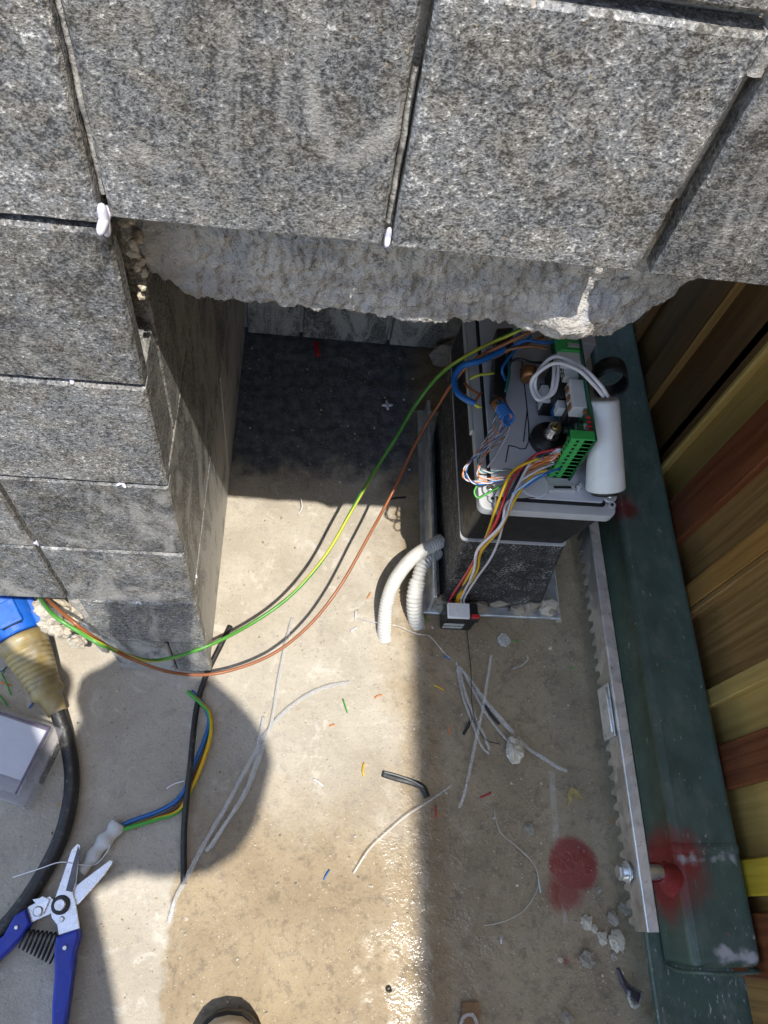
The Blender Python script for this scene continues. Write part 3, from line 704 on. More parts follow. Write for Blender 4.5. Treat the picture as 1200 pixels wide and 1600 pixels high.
twist_pair(Z([(784, 626, .257), (790, 650, .252), (783, 675, .248), (758, 700, .247), (734, 722, .247), (729, 742, .248), (745, 756, .249), (775, 752, .25), (812, 742, .253), (848, 730, .262), (868, 712, .272)]), .00056, ('blue', 'white'), dat, .015)
twist_pair(Z([(778, 630, .256), (770, 665, .25), (752, 700, .245), (748, 730, .244), (765, 738, .244), (795, 733, .248), (830, 735, .256), (866, 722, .268)]), .00056, ('teal', 'white'), dat, .012)
twist_pair(Z([(790, 630, .256), (795, 655, .25), (790, 680, .246), (770, 700, .244), (750, 720, .243), (747, 740, .244), (750, 755, .246)]), .00056, ('rust', 'white'), dat, .012)
twist_pair(Z([(786, 640, .255), (782, 668, .25), (768, 690, .247), (755, 715, .245), (748, 745, .246), (790, 745, .25), (835, 728, .258), (870, 708, .27)]), .00056, ('orange', 'white'), dat, .013, ph=1)
tube('wire', Z([(748, 755, .245), (741, 768, .242), (747, 778, .24), (760, 772, .241), (778, 762, .246), (800, 752, .25)]), .0009, wm('green'), dat, 6)
tube('wire', Z([(795, 640, .258), (800, 655, .252), (790, 685, .247), (775, 712, .243), (762, 730, .24)]), .0009, wm('white'), dat, 6)
for k in range(5):
    tube('wire', Z([(778+k*3, 625, .258), (786+3*k, 632+4*k, .266), (795+k, 640+3*k, .262), (785+k, 652+2*k, .257), (778+k, 645+3*k, .262), (790, 655+2*k, .256)]), .0009, wm(('blue', 'teal', 'paleblue', 'blue', 'orange')[k]), dat, 6)
coil = []
for k in range(60): a = k*.62; q = G(785 + k*.17, 640 + k*.27, .263); coil.append(q + Vector((.0052*math.cos(a), .0052*math.sin(a)*.6, .0045*math.sin(a))))
tube('wire', coil, .0010, wm('blue'), dat, 6, 2)

rcv = thing('receiver_module', 'small black receiver module with white plug and coloured wires below the motor', 'receiver', tuple(G(730, 960, 0)))
bx0, bx1, by0, by1 = .1690, .2035, .283, .3005
bd = box('housing', bx0, bx1, by0, by1, .004, .043, blackp, rcv, .002, seg=2)
box('housing_lip', bx0-.0012, bx1+.0012, by0-.0016, by0+.004, .0335, .0445, blackp, rcv, .001)
wp = box('white_plug', bx0+.000, bx0+.0235, by0-.0022, by0+.0140, .0446, .0500, whitep, rcv, .0006)
box('plug_ridge', bx0+.008, bx0+.0095, by0+.002, by0+.0105, .0501, .0508, whitep, wp, 0); box('plug_ridge', bx0+.0145, bx0+.016, by0+.002, by0+.0105, .0501, .0508, whitep, wp, 0)
box('red_jumper', bx0+.026, bx0+.0345, by0-.0012, by0+.003, .0448, .0480, redp, rcv, .0004)
printed('module_print', (.6, .6, .58), (.1, .1, .1), 900, 2)
for z in (.011, .019): box('sticker', bx0+.001, bx0+.023, by0-.0006, by0-.0002, z, z+.0055, 'module_print', rcv, 0)
# each wire: terminal -> over the rim -> down the front -> plug
def rw(col, top, rim, m1, m2, m3, endx, r=.00125):
    e = Vector((bx0 + endx, by0 + .0142, .0475))
    return tube('wire', [G(*top), G(*rim[0]), G(*rim[1]), F(*m1), F(*m2), F(*m3), e + Vector((0, .006, .004)), e], r, wm(col), rcv, 8, 10)
rw('yellow', (842, 716, .266), ((803, 735, .258), (782, 775, .25)), (760, 838, .300), (746, 868, .298), (735, 893, .293), .0105, .0013)
rw('red', (868, 702, .272), ((835, 712, .264), (800, 750, .252)), (775, 815, .300), (752, 855, .299), (731, 893, .293), .0040, .0013)
rw('white', (876, 702, .274), ((838, 712, .262), (806, 765, .252)), (783, 820, .297), (747, 858, .295), (740, 893, .291), .0150, .0014)
rw('black', (862, 705, .27), ((828, 722, .258), (798, 770, .25)), (772, 828, .301), (748, 862, .299), (736, 900, .294), .0072, .0014)
rw('yellow', (856, 735, .262), ((832, 742, .256), (805, 780, .25)), (782, 825, .298), (752, 862, .296), (744, 895, .292), .0128, .0013)
rw('white', (800, 775, .245), ((790, 790, .246), (787, 805, .243)), (782, 835, .302), (768, 870, .300), (745, 903, .294), .0185, .0011)
for k, (c, x, y) in enumerate((('orange', 862, 712), ('white', 866, 707), ('orange', 858, 717), ('red', 868, 700), ('rust', 856, 722), ('white', 852, 728), ('blue', 862, 735), ('paleblue', 850, 738))):
    tube('wire', Z([(x+14, y-4, .275-.002*k), (x-10, y+6, .266), (x-32, y+14+k, .257), (x-50, y+20+2*k, .251)]), .0010, wm(c), rcv, 6)

# mains leads
tag(tube('earth_wire', [F(62, 930, .255), F(66, 940, .236), F(85, 962, .216), F(120, 985, .206), F(170, 1012, .196), G(240, 1032, .080), G(320, 1011, .085), G(400, 970, .080), G(460, 925, .088), G(510, 866, .098), G(551, 795, .110), G(583, 740, .120), G(620, 682, .14), G(650, 632, .16), G(690, 583, .20), G(745, 547, .245), G(800, 521, .285), G(835, 505, .29)], .0018, [wm('limegreen'), wm('lime')], None, 10, 10, 3, 22.0),
    'green and yellow striped earth wire sagging from pillar hole to the motor', 'wire')
tag(tube('live_wire', [F(70, 930, .258), F(76, 938, .238), F(110, 968, .214), F(150, 998, .204), F(200, 1027, .196), G(270, 1051, .052), G(340, 1052, .044), G(420, 1025, .050), G(480, 980, .062), G(530, 918, .076), G(577, 836, .092), G(615, 766, .105), G(652, 688, .13), G(690, 625, .16), G(708, 598, .20), G(742, 562, .25), G(800, 532, .28), G(835, 515, .29)], .0016, wm('brown'), None, 10, 10),
    'plain brown wire hanging below the striped earth wire', 'wire')
bw_ = thing('mains_cable_end', 'thick blue sheathed wire bending over the left side of motor tray', 'wire', tuple(G(715, 600, .22)))
tube('blue_sheath', Z([(790, 545, .262), (752, 563, .262), (722, 572, .258), (710, 592, .252), (714, 612, .25), (730, 625, .25), (742, 630, .249)]), .0030, wm('blue'), bw_, 10, 10)
for (c, p) in (('brown', [(742, 629, .25), (748, 618, .252), (752, 614, .25)]), ('lime', [(738, 629, .249), (746, 634, .25), (752, 636, .249)]), ('lime', [(734, 592, .25), (748, 586, .256), (772, 583, .256)]), ('brown', [(725, 598, .248), (738, 610, .25), (752, 617, .25)]), ('lime', [(728, 618, .247), (736, 628, .247), (748, 637, .247)])):
    tube('core_wire', Z(p), .0013, wm(c), bw_, 8, 8)
hl = thing('board_harness', 'dark wires running across the back of the motor tray under the ledge', 'wires', tuple(G(820, 550, TZ)))
for k, (c, p) in enumerate((('black', [(790, 570, .25), (808, 561, .262), (830, 566, .262), (850, 566, .258), (875, 560, .26)]), ('rust', [(775, 555, .256), (800, 545, .266), (830, 541, .268), (855, 545, .266)]), ('blue', [(795, 545, .262), (820, 532, .272), (850, 535, .272), (880, 532, .275)]), ('brown', [(770, 560, .255), (795, 548, .262), (825, 536, .266), (850, 525, .27)]), ('teal', [(790, 545, .25), (796, 580, .262), (790, 612, .26)]), ('blue', [(790, 595, .253), (785, 575, .262), (805, 548, .265), (830, 525, .27)]), ('teal', [(880, 545, .27), (884, 580, .275), (893, 605, .268)]), ('blue', [(760, 548, .26), (785, 540, .27), (815, 520, .28)]))):
    tube('wire', Z(p), .0013, wm(c), hl, 8, 8)

# ------------------------------------------------------------------ conduits
def ribs(pitch, amp): return lambda t, L: 1 + amp*math.sin(2*math.pi*L/pitch)
def conduit(pts, r, label, pitch=.0034, rf=None):
    C = spline(pts, 40); return tag(tube('conduit', C, r, condm, None, 18, raw=True, rf=rf or ribs(pitch, .06)), label, 'conduit', 'conduits at the motor base')
conduit([G(601, 1000, -.004), G(601, 975, .010), G(605, 940, .026), G(617, 907, .040), G(640, 876, .050), G(664, 858, .052), G(690, 845, .050)], .0076, 'smooth curved white conduit rising from the ground left of the other conduit', .0032, lambda t, L: 1 + (.07 if t < .36 or t > .86 else .012)*math.sin(2*math.pi*L/.0032))
conduit([G(652, 978, -.004), G(648, 952, .014), G(648, 930, .026), G(653, 905, .034), G(662, 880, .038), G(685, 862, .036)], .0088, 'dirty ribbed conduit stub rising against the steel side of motor base', .0042, lambda t, L: (1.0 if t < .58 else .82) + .07*math.sin(2*math.pi*L/.0042))

# ================================================================== LEFT SIDE TOOLS AND CABLES
plug = thing('power_connector', 'blue industrial power connector with yellowed boot and thick black cable', 'connector', tuple(G(60, 1050, 0)))
pa, pe = G(33, 996, .034), G(90, 1114, .018); ax = (pe - pa)
prof = [(0, .0225), (.03, .0243), (.10, .0243)]
for k in range(9):
    t = .12 + .06*k; r = .0240 - .0105*(t/.75)**1.15; prof += [(t, r), (t+.050, r-.0008), (t+.0525, r-.0015), (t+.0565, r-.0015)]
prof += [(.68, .0150), (.73, .0158), (.77, .0152), (.80, .0118), (.86, .0105), (.96, .0096), (1.0, .0090)]
lathe('boot', pa, pe, prof, boot, plug, 40)
pbk = pa - ax*.62
lathe('body', pa - ax*.015, pbk, [(0, .0215), (.04, .0232), (.30, .0232), (.33, .0245), (.95, .0250), (1, .024)], bluep, plug, 40)
u_, v_ = frame(ax); up_ = Vector((0, 0, 1)); sd_ = ax.normalized().cross(up_).normalized()
Mp = Matrix.Translation(pa - ax*.18) @ Matrix((( *sd_, 0), (*(-ax.normalized()), 0), (*up_, 0), (0, 0, 0, 1))).transposed()
box('latch', -.011, .011, -.010, .014, .0195, .0262, bluep, plug, .0015, Mp, 2); box('latch_gap', -.009, .009, -.011, -.0104, .0205, .0255, 'black_rubber', plug, 0, Mp)
box('body_flat', -.026, -.018, -.016, .020, -.006, .014, bluep, plug, .002, Mp, 2)
tube('cable', [pe - ax*.06, pe, G(103, 1152, .010), G(112, 1205, .0078), G(109, 1255, .0078), G(94, 1312, .0078), G(63, 1373, .0078), G(25, 1428, .0078), G(-15, 1470, .0078), G(-90, 1540, .0078)], .0070, blackc, plug, 14, 10)

bxo = thing('clear_box', 'clear plastic box with printed paper insert beside the thick black cable', 'box', tuple(G(30, 1190, 0)))
zt = .034; c1 = G(76, 1139, zt); c2 = G(24, 1241, zt); e2 = (c2 - c1); e2.z = 0; wy = e2.length; e2.normalize(); e1 = Vector((0, 0, 1)).cross(e2); e1 = -e1 if e1.x > 0 else e1
Mb = Matrix(((e1.x, e2.x, 0, c1.x), (e1.y, e2.y, 0, c1.y), (0, 0, 1, 0), (0, 0, 0, 1)))
box('lid', 0, .095, 0, wy, .0225, zt, 'clear_box', bxo, .0015, Mb, 2); box('base', -.009, .104, -.006, wy+.008, .001, .0222, 'clear_box', bxo, .002, Mb, 2)
box('paper_insert', .002, .093, .002, wy*.80, zt-.002, zt-.0016, paper, bxo, 0, Mb)
printed('box_print', (.42, .43, .44), (.04, .04, .05), 420, 2)
bl = box('label', -.0095, -.0092, .008, wy-.016, .004, .0205, 'box_print', bxo, 0, Mb)
box('edge_line', -.0006, .0006, 0, wy, zt-.0003, zt+.0005, plain('edge_violet', (.10, .07, .14), .3), bxo, 0, Mb)
box('edge_line', 0, .095, -.0006, .0006, zt-.0003, zt+.0005, MATS['edge_violet'], bxo, 0, Mb)
# far-left offcuts of data wire
for k, (c, p) in enumerate((('teal', [(-8, 1050), (4, 1048), (10, 1042)]), ('orange', [(-8, 1062), (6, 1068), (18, 1071)]), ('green', [(2, 1052), (10, 1068), (17, 1086)]), ('green', [(-6, 1082), (4, 1092), (11, 1103)]))):
    tag(tube('wire_offcut', [G(a, b, .003 + .002*(i % 2)) for i, (a, b) in enumerate(p)], .0008, wm(c), None, 6), ('teal wire offcut uppermost beside the yellowed boot', 'orange wire offcut beside the yellowed boot', 'long green wire offcut beside the yellowed boot', 'short green wire offcut nearest the clear box')[k], 'wire offcut', 'wire offcuts by the connector')
tag(tube('wire_offcut', [G(46, 1106, .003), G(51, 1099, .006)], .001, wm('blue'), None, 6), 'tiny blue wire offcut beside the boot end', 'wire offcut', 'wire offcuts by the connector')

tag(tube('black_cable', [G(360, 978, .006), G(345, 1008, .006), G(322, 1056, .005), G(307, 1108, .0045), (G(297, 1200, .011)), G(288, 1290, .006), G(287, 1382, .0035)], .0029, blackc, None, 12, 10), 'straight length of thin black cable lying on the ground', 'cable')
c3 = thing('three_core_cable', 'taped cable end with blue, brown and striped wires on the ground', 'cable', tuple(G(200, 1290, 0)))
def flat_path(l, z=.0035): return [G(a, b, z) for a, b in l]
tube('blue_wire', flat_path([(176, 1296), (205, 1283), (255, 1264), (285, 1240), (303, 1195), (318, 1160), (327, 1125), (316, 1098), (299, 1080)], .0040), .0021, wm('blue'), c3, 10, 10)
tube('brown_wire', flat_path([(176, 1300), (210, 1290), (262, 1270), (290, 1245), (304, 1205), (315, 1180), (322, 1150)], .0030), .0019, plain('wire_dullbrown', (.10, .05, .03), .45), c3, 10, 10)
tube('earth_core', flat_path([(178, 1300), (212, 1290), (245, 1280), (280, 1266), (300, 1230), (317, 1190), (329, 1148), (327, 1115), (313, 1098), (293, 1080)], .0062), .0021, [wm('green'), wm('yellow')], c3, 10, 10, 5, 30.0)
tube('tape_wrap', flat_path([(186, 1286), (176, 1300), (160, 1318), (145, 1338), (134, 1353), (126, 1362)], .0060), .0078, tapem, c3, 14, 8, rf=lambda t, L: (.92 + .12*math.sin(L*420) - .5*max(0, t-.35)), flat=.75)
tag(tube('loose_strand', [G(20, 1371, .003), G(60, 1358, .014), G(95, 1347, .017), G(125, 1351, .013), G(150, 1350, .008), G(168, 1330, .009), G(172, 1320, .010)], .0005, whitew, None, 6), 'thin pale strand curling across the secateur blades and taped end', 'strand')
tag(tube('loose_strand', [G(260, 1232, .003), G(272, 1225, .006), G(288, 1220, .010)], .0005, whitew, None, 6), 'short pale strand poking out under the black cable', 'strand')

# secateurs
sec = thing('secateurs', 'open secateurs with blue handles and bright steel blades on the ground', 'secateurs', tuple(G(95, 1450, 0)))
def q6(l, z): return [G(a/2.609, 1200 + b/2.609, z).xy for a, b in l]
prism('blade', q6([(315, 308), (292, 335), (247, 470), (206, 585), (212, 612), (234, 640), (240, 682), (326, 655), (312, 565), (297, 505), (312, 470), (326, 330), (328, 315)], .014), .0115, .0150, 'blade_steel', sec, .0005)
prism('blade_bevel', q6([(318, 318), (300, 380), (268, 500), (294, 506), (308, 465), (324, 335)], .0155), .01505, .0156, plain('dark_steel', (.10, .10, .105), .35, .8), sec, .0002)
prism('counter_blade', q6([(462, 378), (448, 376), (300, 488), (296, 520), (306, 566), (325, 552), (432, 430), (460, 388)], .009), .0075, .0110, 'blade_steel', sec, .0005)
prism('tang', q6([(100, 572), (205, 522), (240, 560), (215, 592), (128, 632)], .009), .0075, .0112, 'blade_steel', sec, .0005)
prism('handle', q6([(234, 688), (326, 654), (331, 682), (312, 745), (300, 830), (288, 930), (272, 1060), (262, 1200), (225, 1215), (216, 1080), (218, 960), (228, 840), (226, 750)], .012), .004, .0185, blueh, sec, .0032, 4)
prism('handle', q6([(64, 600), (112, 572), (130, 632), (92, 690), (40, 745), (-30, 810), (-120, 880), (-150, 850), (-60, 750), (20, 680)], .012), .003, .0165, blueh, sec, .0032, 4)
pv = G(248/2.609, 1200+558/2.609, .0152)
lathe('pivot', pv, pv + Vector((0, 0, .0025)), [(0, .0078), (.7, .0078), (1, .0070)], blackp, sec, 28); lathe('pivot_nut', pv + Vector((0, 0, .0026)), pv + Vector((0, 0, .0046)), [(0, .0048), (.7, .0048), (1, .0040)], silver, sec, 24)
ct = prism('catch', q6([(130, 535), (160, 530), (172, 522), (202, 535), (192, 560), (178, 592), (160, 606), (142, 590), (148, 556)], .014), .0117, .0138, 'zinc_strip', sec, .0004)
for (a, b, r, z) in ((155, 584, .0042, .0139), (67, 650, .0018, .0166), (265, 733, .0020, .0186), (252, 616, .0022, .0152)):
    c = G(a/2.609, 1200+b/2.609, z); lathe('rivet', c, c + Vector((0, 0, .0014)), [(0, r), (.6, r), (1, r*.7)], silver, sec, 16)
sp = []; sa, sb = G(95/2.609, 1200+695/2.609, .010), G(228/2.609, 1200+735/2.609, .010)
for k in range(0, 121):
    t = k/120; a = t*2*math.pi*8; c = sa.lerp(sb, t); rr = .0058 + .0035*t; pd = (sb-sa).normalized().cross(Vector((0, 0, 1))); sp.append(c + pd*rr*math.cos(a)*1.25 + Vector((0, 0, rr*.7*math.sin(a))))
tube('spring', sp, .0008, rubber, sec, 6, 2)

# ------------------------------------------------------------------ clear stripped cable films
def strip(pts, r, label, z=.003, grp='clear film strips', wob=.001, mat='clear_strip', flat=.35):
    r *= .72
    P = [G(a, b, z + (.0025 if 0 < i < len(pts)-1 else 0) + random.uniform(0, wob)) for i, (a, b) in enumerate(pts)]
    return tag(tube('plastic_strip', P, r, mat, None, 8, 12, rf=lambda t, L: 1 + .22*mnoise.noise(Vector((L*160, r*9000, z*900))), flat=flat), label, 'plastic strip', grp)
GL = 'clear strips on the left'; GR = 'clear strips on the right'
strip([(264, 1442), (274, 1405), (290, 1375), (318, 1320), (352, 1262), (385, 1200), (420, 1140), (460, 1100), (505, 1075), (548, 1066)], .0030, 'longest clear plastic strip, curving right at its upper end', .003, GL)
strip([(330, 1325), (350, 1290), (375, 1255), (395, 1215), (412, 1165), (425, 1125), (436, 1060), (448, 1000), (457, 965)], .0024, 'clear plastic strip reaching nearest to the brown wire', .004, GL)
strip([(322, 1330), (345, 1298), (368, 1262), (388, 1225), (402, 1180), (412, 1120)], .0024, 'short clear strip between the two longer left strips', .0055, GL)
strip([(712, 1035), (735, 1062), (760, 1095), (790, 1130), (803, 1145)], .0022, 'bright clear strip along top of the right bundle', .004, GR)
strip([(716, 1040), (728, 1085), (742, 1120), (757, 1150), (765, 1172)], .0022, 'clear strip at the left of the right bundle', .004, GR)
strip([(714, 1045), (724, 1090), (740, 1135), (752, 1165), (764, 1178)], .0017, 'lowest clear strip of the fan in the right bundle', .003, GR)
strip([(722, 1045), (748, 1095), (770, 1130), (788, 1152), (794, 1160), (792, 1178), (802, 1190)], .0018, 'clear strip hooking round the white mortar lump', .005, GR)
strip([(768, 1022), (762, 1060), (754, 1110), (745, 1150), (735, 1200), (727, 1235), (718, 1262)], .0021, 'clear strip crossing the right bundle near upright', .008, GR)
strip([(808, 1150), (826, 1170), (850, 1185), (870, 1198), (886, 1205)], .0026, 'wet clear strip beyond the mortar lump towards the rack', .003, GR)
strip([(742, 1078), (765, 1105), (790, 1135), (806, 1150)], .0016, 'thin clear strip tucked under the bright one', .0025, GR)
strip([(558, 965), (585, 972), (620, 978), (650, 990), (672, 995), (692, 1018), (705, 1030)], .0011, 'thin clear strip lying across both conduit feet', .004, GR)
strip([(705, 1228), (670, 1252), (635, 1275), (600, 1305), (575, 1330), (552, 1365)], .0013, 'thin amber clear strip crossing the shadow edge', .003, GR)
strip([(398, 1180), (404, 1150), (410, 1125)], .0012, 'faint clear sliver beside the left strips', .003, GL)
for (p, l) in (([(724, 1148), (731, 1135), (737, 1122)], 'short black sliver left of the right clear bundle'), ([(757, 1100), (768, 1118), (780, 1132)], 'black sliver inside the right clear bundle')):
    tag(tube('wire_scrap', [G(a, b, .004) for a, b in p], .0016, blackc, None, 6, 6, flat=.5), l, 'wire scrap', 'dark wire scraps')
sb_ = thing('sheath_scrap', 'slit piece of black cable sheath on the shadow edge', 'sheath scrap', tuple(G(630, 1220, 0)))
tube('sheath', [G(598, 1209, .003), G(620, 1216, .004), G(642, 1222, .004), G(660, 1230, .004), G(668, 1246, .003)], .0032, blackc, sb_, 8, 8, flat=.45)
tube('sheath_edge', [G(600, 1206, .005), G(622, 1212, .0058), (G(644, 1220, .006)), G(662, 1230, .005)], .0008, plain('dull_grey', (.16, .17, .17), .4), sb_, 6, 8)
tag(tube('loose_strand', [G(728, 968, .003), G(731, 1000, .003), G(736, 1050, .009), G(737, 1095, .009), G(744, 1130, .009), G(758, 1155, .007), G(782, 1163, .003)], .0005, rubber, None, 6, 10), 'hair-thin black strand running down from the receiver module', 'strand')
tag(tube('loose_strand', [G(772, 1268, .002), G(782, 1300, .003), G(810, 1325, .004), G(834, 1350, .004), G(842, 1378, .003), G(832, 1405, .003), G(815, 1425, .002), G(786, 1440, .002), G(757, 1446, .002)], .0006, plain('tan_strand', (.45, .40, .33), .5), None, 6, 10), 'thin tan strand in a long arc left of the red paint', 'strand')
tag(tube('loose_strand', [G(841, 1372, .003), G(845, 1395, .003)], .0008, plain('pale_teal', (.45, .6, .6), .4), None, 6), 'tiny pale teal offcut at the end of the tan strand', 'strand')
tag(tube('loose_strand', [G(800, 1045, .002), G(815, 1040, .004), G(825, 1030, .003), (G(822, 1022, .002))], .0007, 'clear_strip', None, 6), 'small curled clear strand above the clear bundle', 'strand')
tag(tube('loose_strand', [G(466, 764+40, .003), G(472, 792, .008), G(470, 778, .008)], .0005, whitew, None, 6), 'short pale strand at the edge of the niche shadow', 'strand')
# coloured wire scraps
SCR = [('yellow', [(678, 1070), (686, 1074), (694, 1078)], 'yellow scrap in shade near the shadow edge'), ('yellow', [(569, 1192), (567, 1205), (569, 1213)], 'upright yellow scrap on the sunlit ground'),
       ('orange', [(586, 1090), (592, 1087), (597, 1086)], 'orange scrap on the sunlit ground below the conduits'), ('green', [(536, 1092), (540, 1105), (543, 1114)], 'green scrap on the sunlit ground'),
       ('white', [(490, 1217), (498, 1222), (505, 1228)], 'white scrap on the sunlit ground'), ('red', [(681, 1259), (681, 1270), (682, 1279)], 'upright red scrap near the shadow edge'),
       ('red', [(750, 1246), (760, 1242), (767, 1238)], 'red scrap under the clear bundle'), ('blue', [(506, 1375), (510, 1367), (515, 1359)], 'blue scrap on wet sunlit ground'),
       ('white', [(783, 1464), (783, 1469), (783, 1474)], 'small white scrap in the shade at the lower right'), ('orange', [(700, 1135), (702, 1142), (703, 1148)], 'rusty orange scrap left of the clear bundle'),
       ('green', [(801, 1000), (805, 1001), (809, 1001)], 'green scrap beside the glassy blob'), ('green', [(890, 1042), (894, 1043), (898, 1044)], 'green scrap near the gear rack'),
       ('orange', [(515, 1135), (519, 1133), (523, 1132)], 'tiny orange scrap left of the green one'), ('white', [(556, 968), (556, 960), (556, 953)], 'white scrap left of the conduit foot'),
       ('white', [(548, 986), (553, 983), (558, 980)], 'short white scrap just below the conduit foot scrap'), ('orange', [(574, 935), (577, 930), (579, 926)], 'orange scrap between brown wire and conduit'),
       ('red', [(493, 535), (495, 545), (497, 556)], 'red plastic sliver standing at the back of the niche'), ('blue', [(693, 1024), (698, 1027), (704, 1030)], 'blue scrap at the tip of the clear bundle'),
       ('green', [(661, 960), (666, 967), (669, 972)], 'green scrap behind the dirty conduit stub'), ('orange', [(672, 940), (673, 935), (673, 929)], 'amber scrap at the steel base corner')]
for c, p, l in SCR:
    rr = .0009 if c in ('yellow', 'red', 'white') else .0007
    if 'niche' in l: rr = .0035
    o = tube('wire_scrap', [G(a, b, .0022 + .0008*(i == 1)) for i, (a, b) in enumerate(p)], rr, wm(c), None, 8, 5); tag(o, l, 'wire scrap', 'coloured wire scraps on the ground')
tag(tube('wire_scrap', [G(608, 780, .003), G(620, 778, .004), G(634, 777, .003)], .0014, rubber, None, 6), 'black wire tie end beside the brown wire', 'wire scrap', 'dark wire scraps')
# stones, crumbs, blobs
lump = tag(rock('mortar_lump', G(805, 1172, .006), (.0085, .012, .007), 'crumb', None, 3, .45, 3), 'white knobbly mortar lump among the clear strips', 'mortar lump')
tag(rock('silicone_blob', G(787, 1000, .004), (.0075, .0078, .004), 'clear_strip', None, 3, .25, 8, True), 'round glassy blob on the ground below the motor base', 'blob')
CR = [(918, 1442, .010, 'crumb', 'pale crumb cluster left of the grey chips'), (929, 1452, .006, 'crumb', 'small pale crumb below the first cluster'), (942, 1466, .009, 'crumb', 'ragged pale crumb left of the largest one'), (964, 1470, .0135, 'crumb', 'largest flat pale crumb by the rack end'),
      (958, 1435, .010, 'darkcrumb', 'oblong grey chip near the rack end'), (977, 1417, .010, 'darkcrumb', 'grey chip closest to the rack end'), (918, 1498, .012, 'darkcrumb', 'curved grey chip below the pale crumbs'), (960, 1494, .006, 'darkcrumb', 'small grey chip under the largest pale crumb'),
      (971, 1522, .005, 'crumb', 'pale crumb beside the plastic scrap'), (887, 1590, .008, 'darkcrumb', 'buff pebble at the bottom edge of the picture'), (827, 1295, .009, 'darkcrumb', 'flat grey chip left of the red paint'), (875, 1500, .004, 'crumb', 'tiny pale crumb by the small red dot'),
      (860, 1012, .004, 'crumb', 'tiny pale crumb below the motor base corner'), (676, 980, .0032, 'crumb', 'round white crumb at the foot of the ribbed conduit'), (866, 1118, .004, 'darkcrumb', 'tiny crumb right of the clear bundle'), (873, 968, .006, 'crumb', 'white mortar bit at the galvanised base corner'), (655, 1190-170, .003, 'crumb', 'white crumb between conduit stub and clear strips'), (935, 1390, .0055, 'darkcrumb', 'small buff crumb right of the red paint'), (581, 904, .0035, 'crumb', 'round white crumb left of the smooth conduit'), (669, 887, .0035, 'whitep', 'small white bead beside the steel side angle')]
for k, (a, b, s, m, l) in enumerate(CR):
    tag(rock('mortar_crumb', G(a, b, s*.15 - .002), (s*.55, s*.62 if m != 'whitep' else s, s*.28), m if m != 'whitep' else whitep, None, 2 if s < .008 else 3, .55, k+60), l, 'mortar crumb', 'loose crumbs on the ground')
# leaf-like yellow chip, brown strip, crumpled film
tag(prism('paint_flake', [G(*q, .001).xy for q in ((888, 1258), (886, 1240), (893, 1229), (904, 1238), (910, 1252), (903, 1250), (898, 1243))], .001, .0022, plain('flake', (.42, .30, .10), .6, vary=.3, scale=200, dust=.4), None, .0003), 'yellowish arrow shaped flake above the red paint', 'flake')
bs = thing('brown_strip', 'brown tape strip with shiny film at the bottom edge', 'tape strip', tuple(G(735, 1590, 0)))
prism('tape', [G(*q, .001).xy for q in ((722, 1566), (747, 1564), (752, 1640), (715, 1640))], .0005, .0020, plain('brown_tape', (.20, .10, .035), .3, vary=.2), bs, .0003)
tube('film', [G(717, 1612, .003), G(724, 1590, .005), G(738, 1586, .006), G(746, 1600, .004)], .0016, 'clear_strip', bs, 6, 8, flat=.4)
fl = thing('film_scrap', 'crumpled dark clear film near the plate edge at lower right', 'film scrap', tuple(G(985, 1550, 0)))
tube('film', [G(965, 1512, .003), G(975, 1535, .004), G(984, 1548, .006), G(1000, 1560, .005)], .005, plain('dark_film', (.06, .05, .055), .2), fl, 8, 8, flat=.3, rf=lambda t, L: .35 + .9*t)
tube('film_fold', [G(983, 1548, .008), G(983, 1562, .009), G(990, 1574, .008), G(998, 1570, .008)], .0014, 'clear_strip', fl, 6, 8)
tag(tube('seed_ring', [G(608 + 3.6*math.cos(a*.7), 1546 + 3.6*math.sin(a*.7), .002) for a in range(9)], .0009, rubber, None, 6, 4), 'small dark ring on the wet sunlit ground', 'ring')

# tile spacers
def spacer_mesh():
    bm = bmesh.new()
    for sc3 in ((.0019, .0078, .0019), (.0078, .0019, .0019)):
        r = bmesh.ops.create_uvsphere(bm, u_segments=12, v_segments=8, radius=1)
        for v in r['verts']: v.co = Vector((math.copysign(abs(v.co.x)**.6, v.co.x)*sc3[0], math.copysign(abs(v.co.y)**.6, v.co.y)*sc3[1], math.copysign(abs(v.co.z)**.8, v.co.z)*sc3[2]))
    me = bpy.data.meshes.new('tile_spacer'); bm.to_mesh(me); bm.free(); me.materials.append(spacerm)
    for p in me.polygons: p.use_smooth = True
    return me
SM = spacer_mesh()
def spacer(loc, rot, label, sc=1.0):
    o = bpy.data.objects.new('tile_spacer', SM); COL.objects.link(o); o.location = loc; o.rotation_euler = rot; o.scale = (sc,)*3; tag(o, label, 'tile spacer', 'plastic tile spacers')
fr = (math.pi/2, 0, 0)
spacer(G(605, 633, .0035), (0, .05, .15), 'white cross spacer lying on the niche floor')
spacer((-.0738, .2235, .5925), (.15, math.pi/2, .08), 'white spacer at the top left corner of the opening', .95)
spacer((.0292, .2255, .5960), (.2, math.pi/2, .1), 'white spacer under the middle joint of hanging tiles', .62)
spacer((-.1, .2262, .394), (.4, .2, .75), 'white spacer in the middle joint of the left shaft', .5)
spacer((-.108, .2285, .4905), (.1, .0, .2), 'white spacer in the upper joint of the left shaft', .6)
spacer((-.1715, .2275, .2995), (math.pi/2, .1, .1), 'white spacer at the crossing joints of lower left tiles', .5)
spacer((-.118, .2262, .2000), (.2, .2, .7), 'white spacer in the lowest joint of the left shaft', .45)
spacer((-.0765, .252, .1995), (0, math.pi/2, .4), 'white spacer on the side of the opening low down', .45)

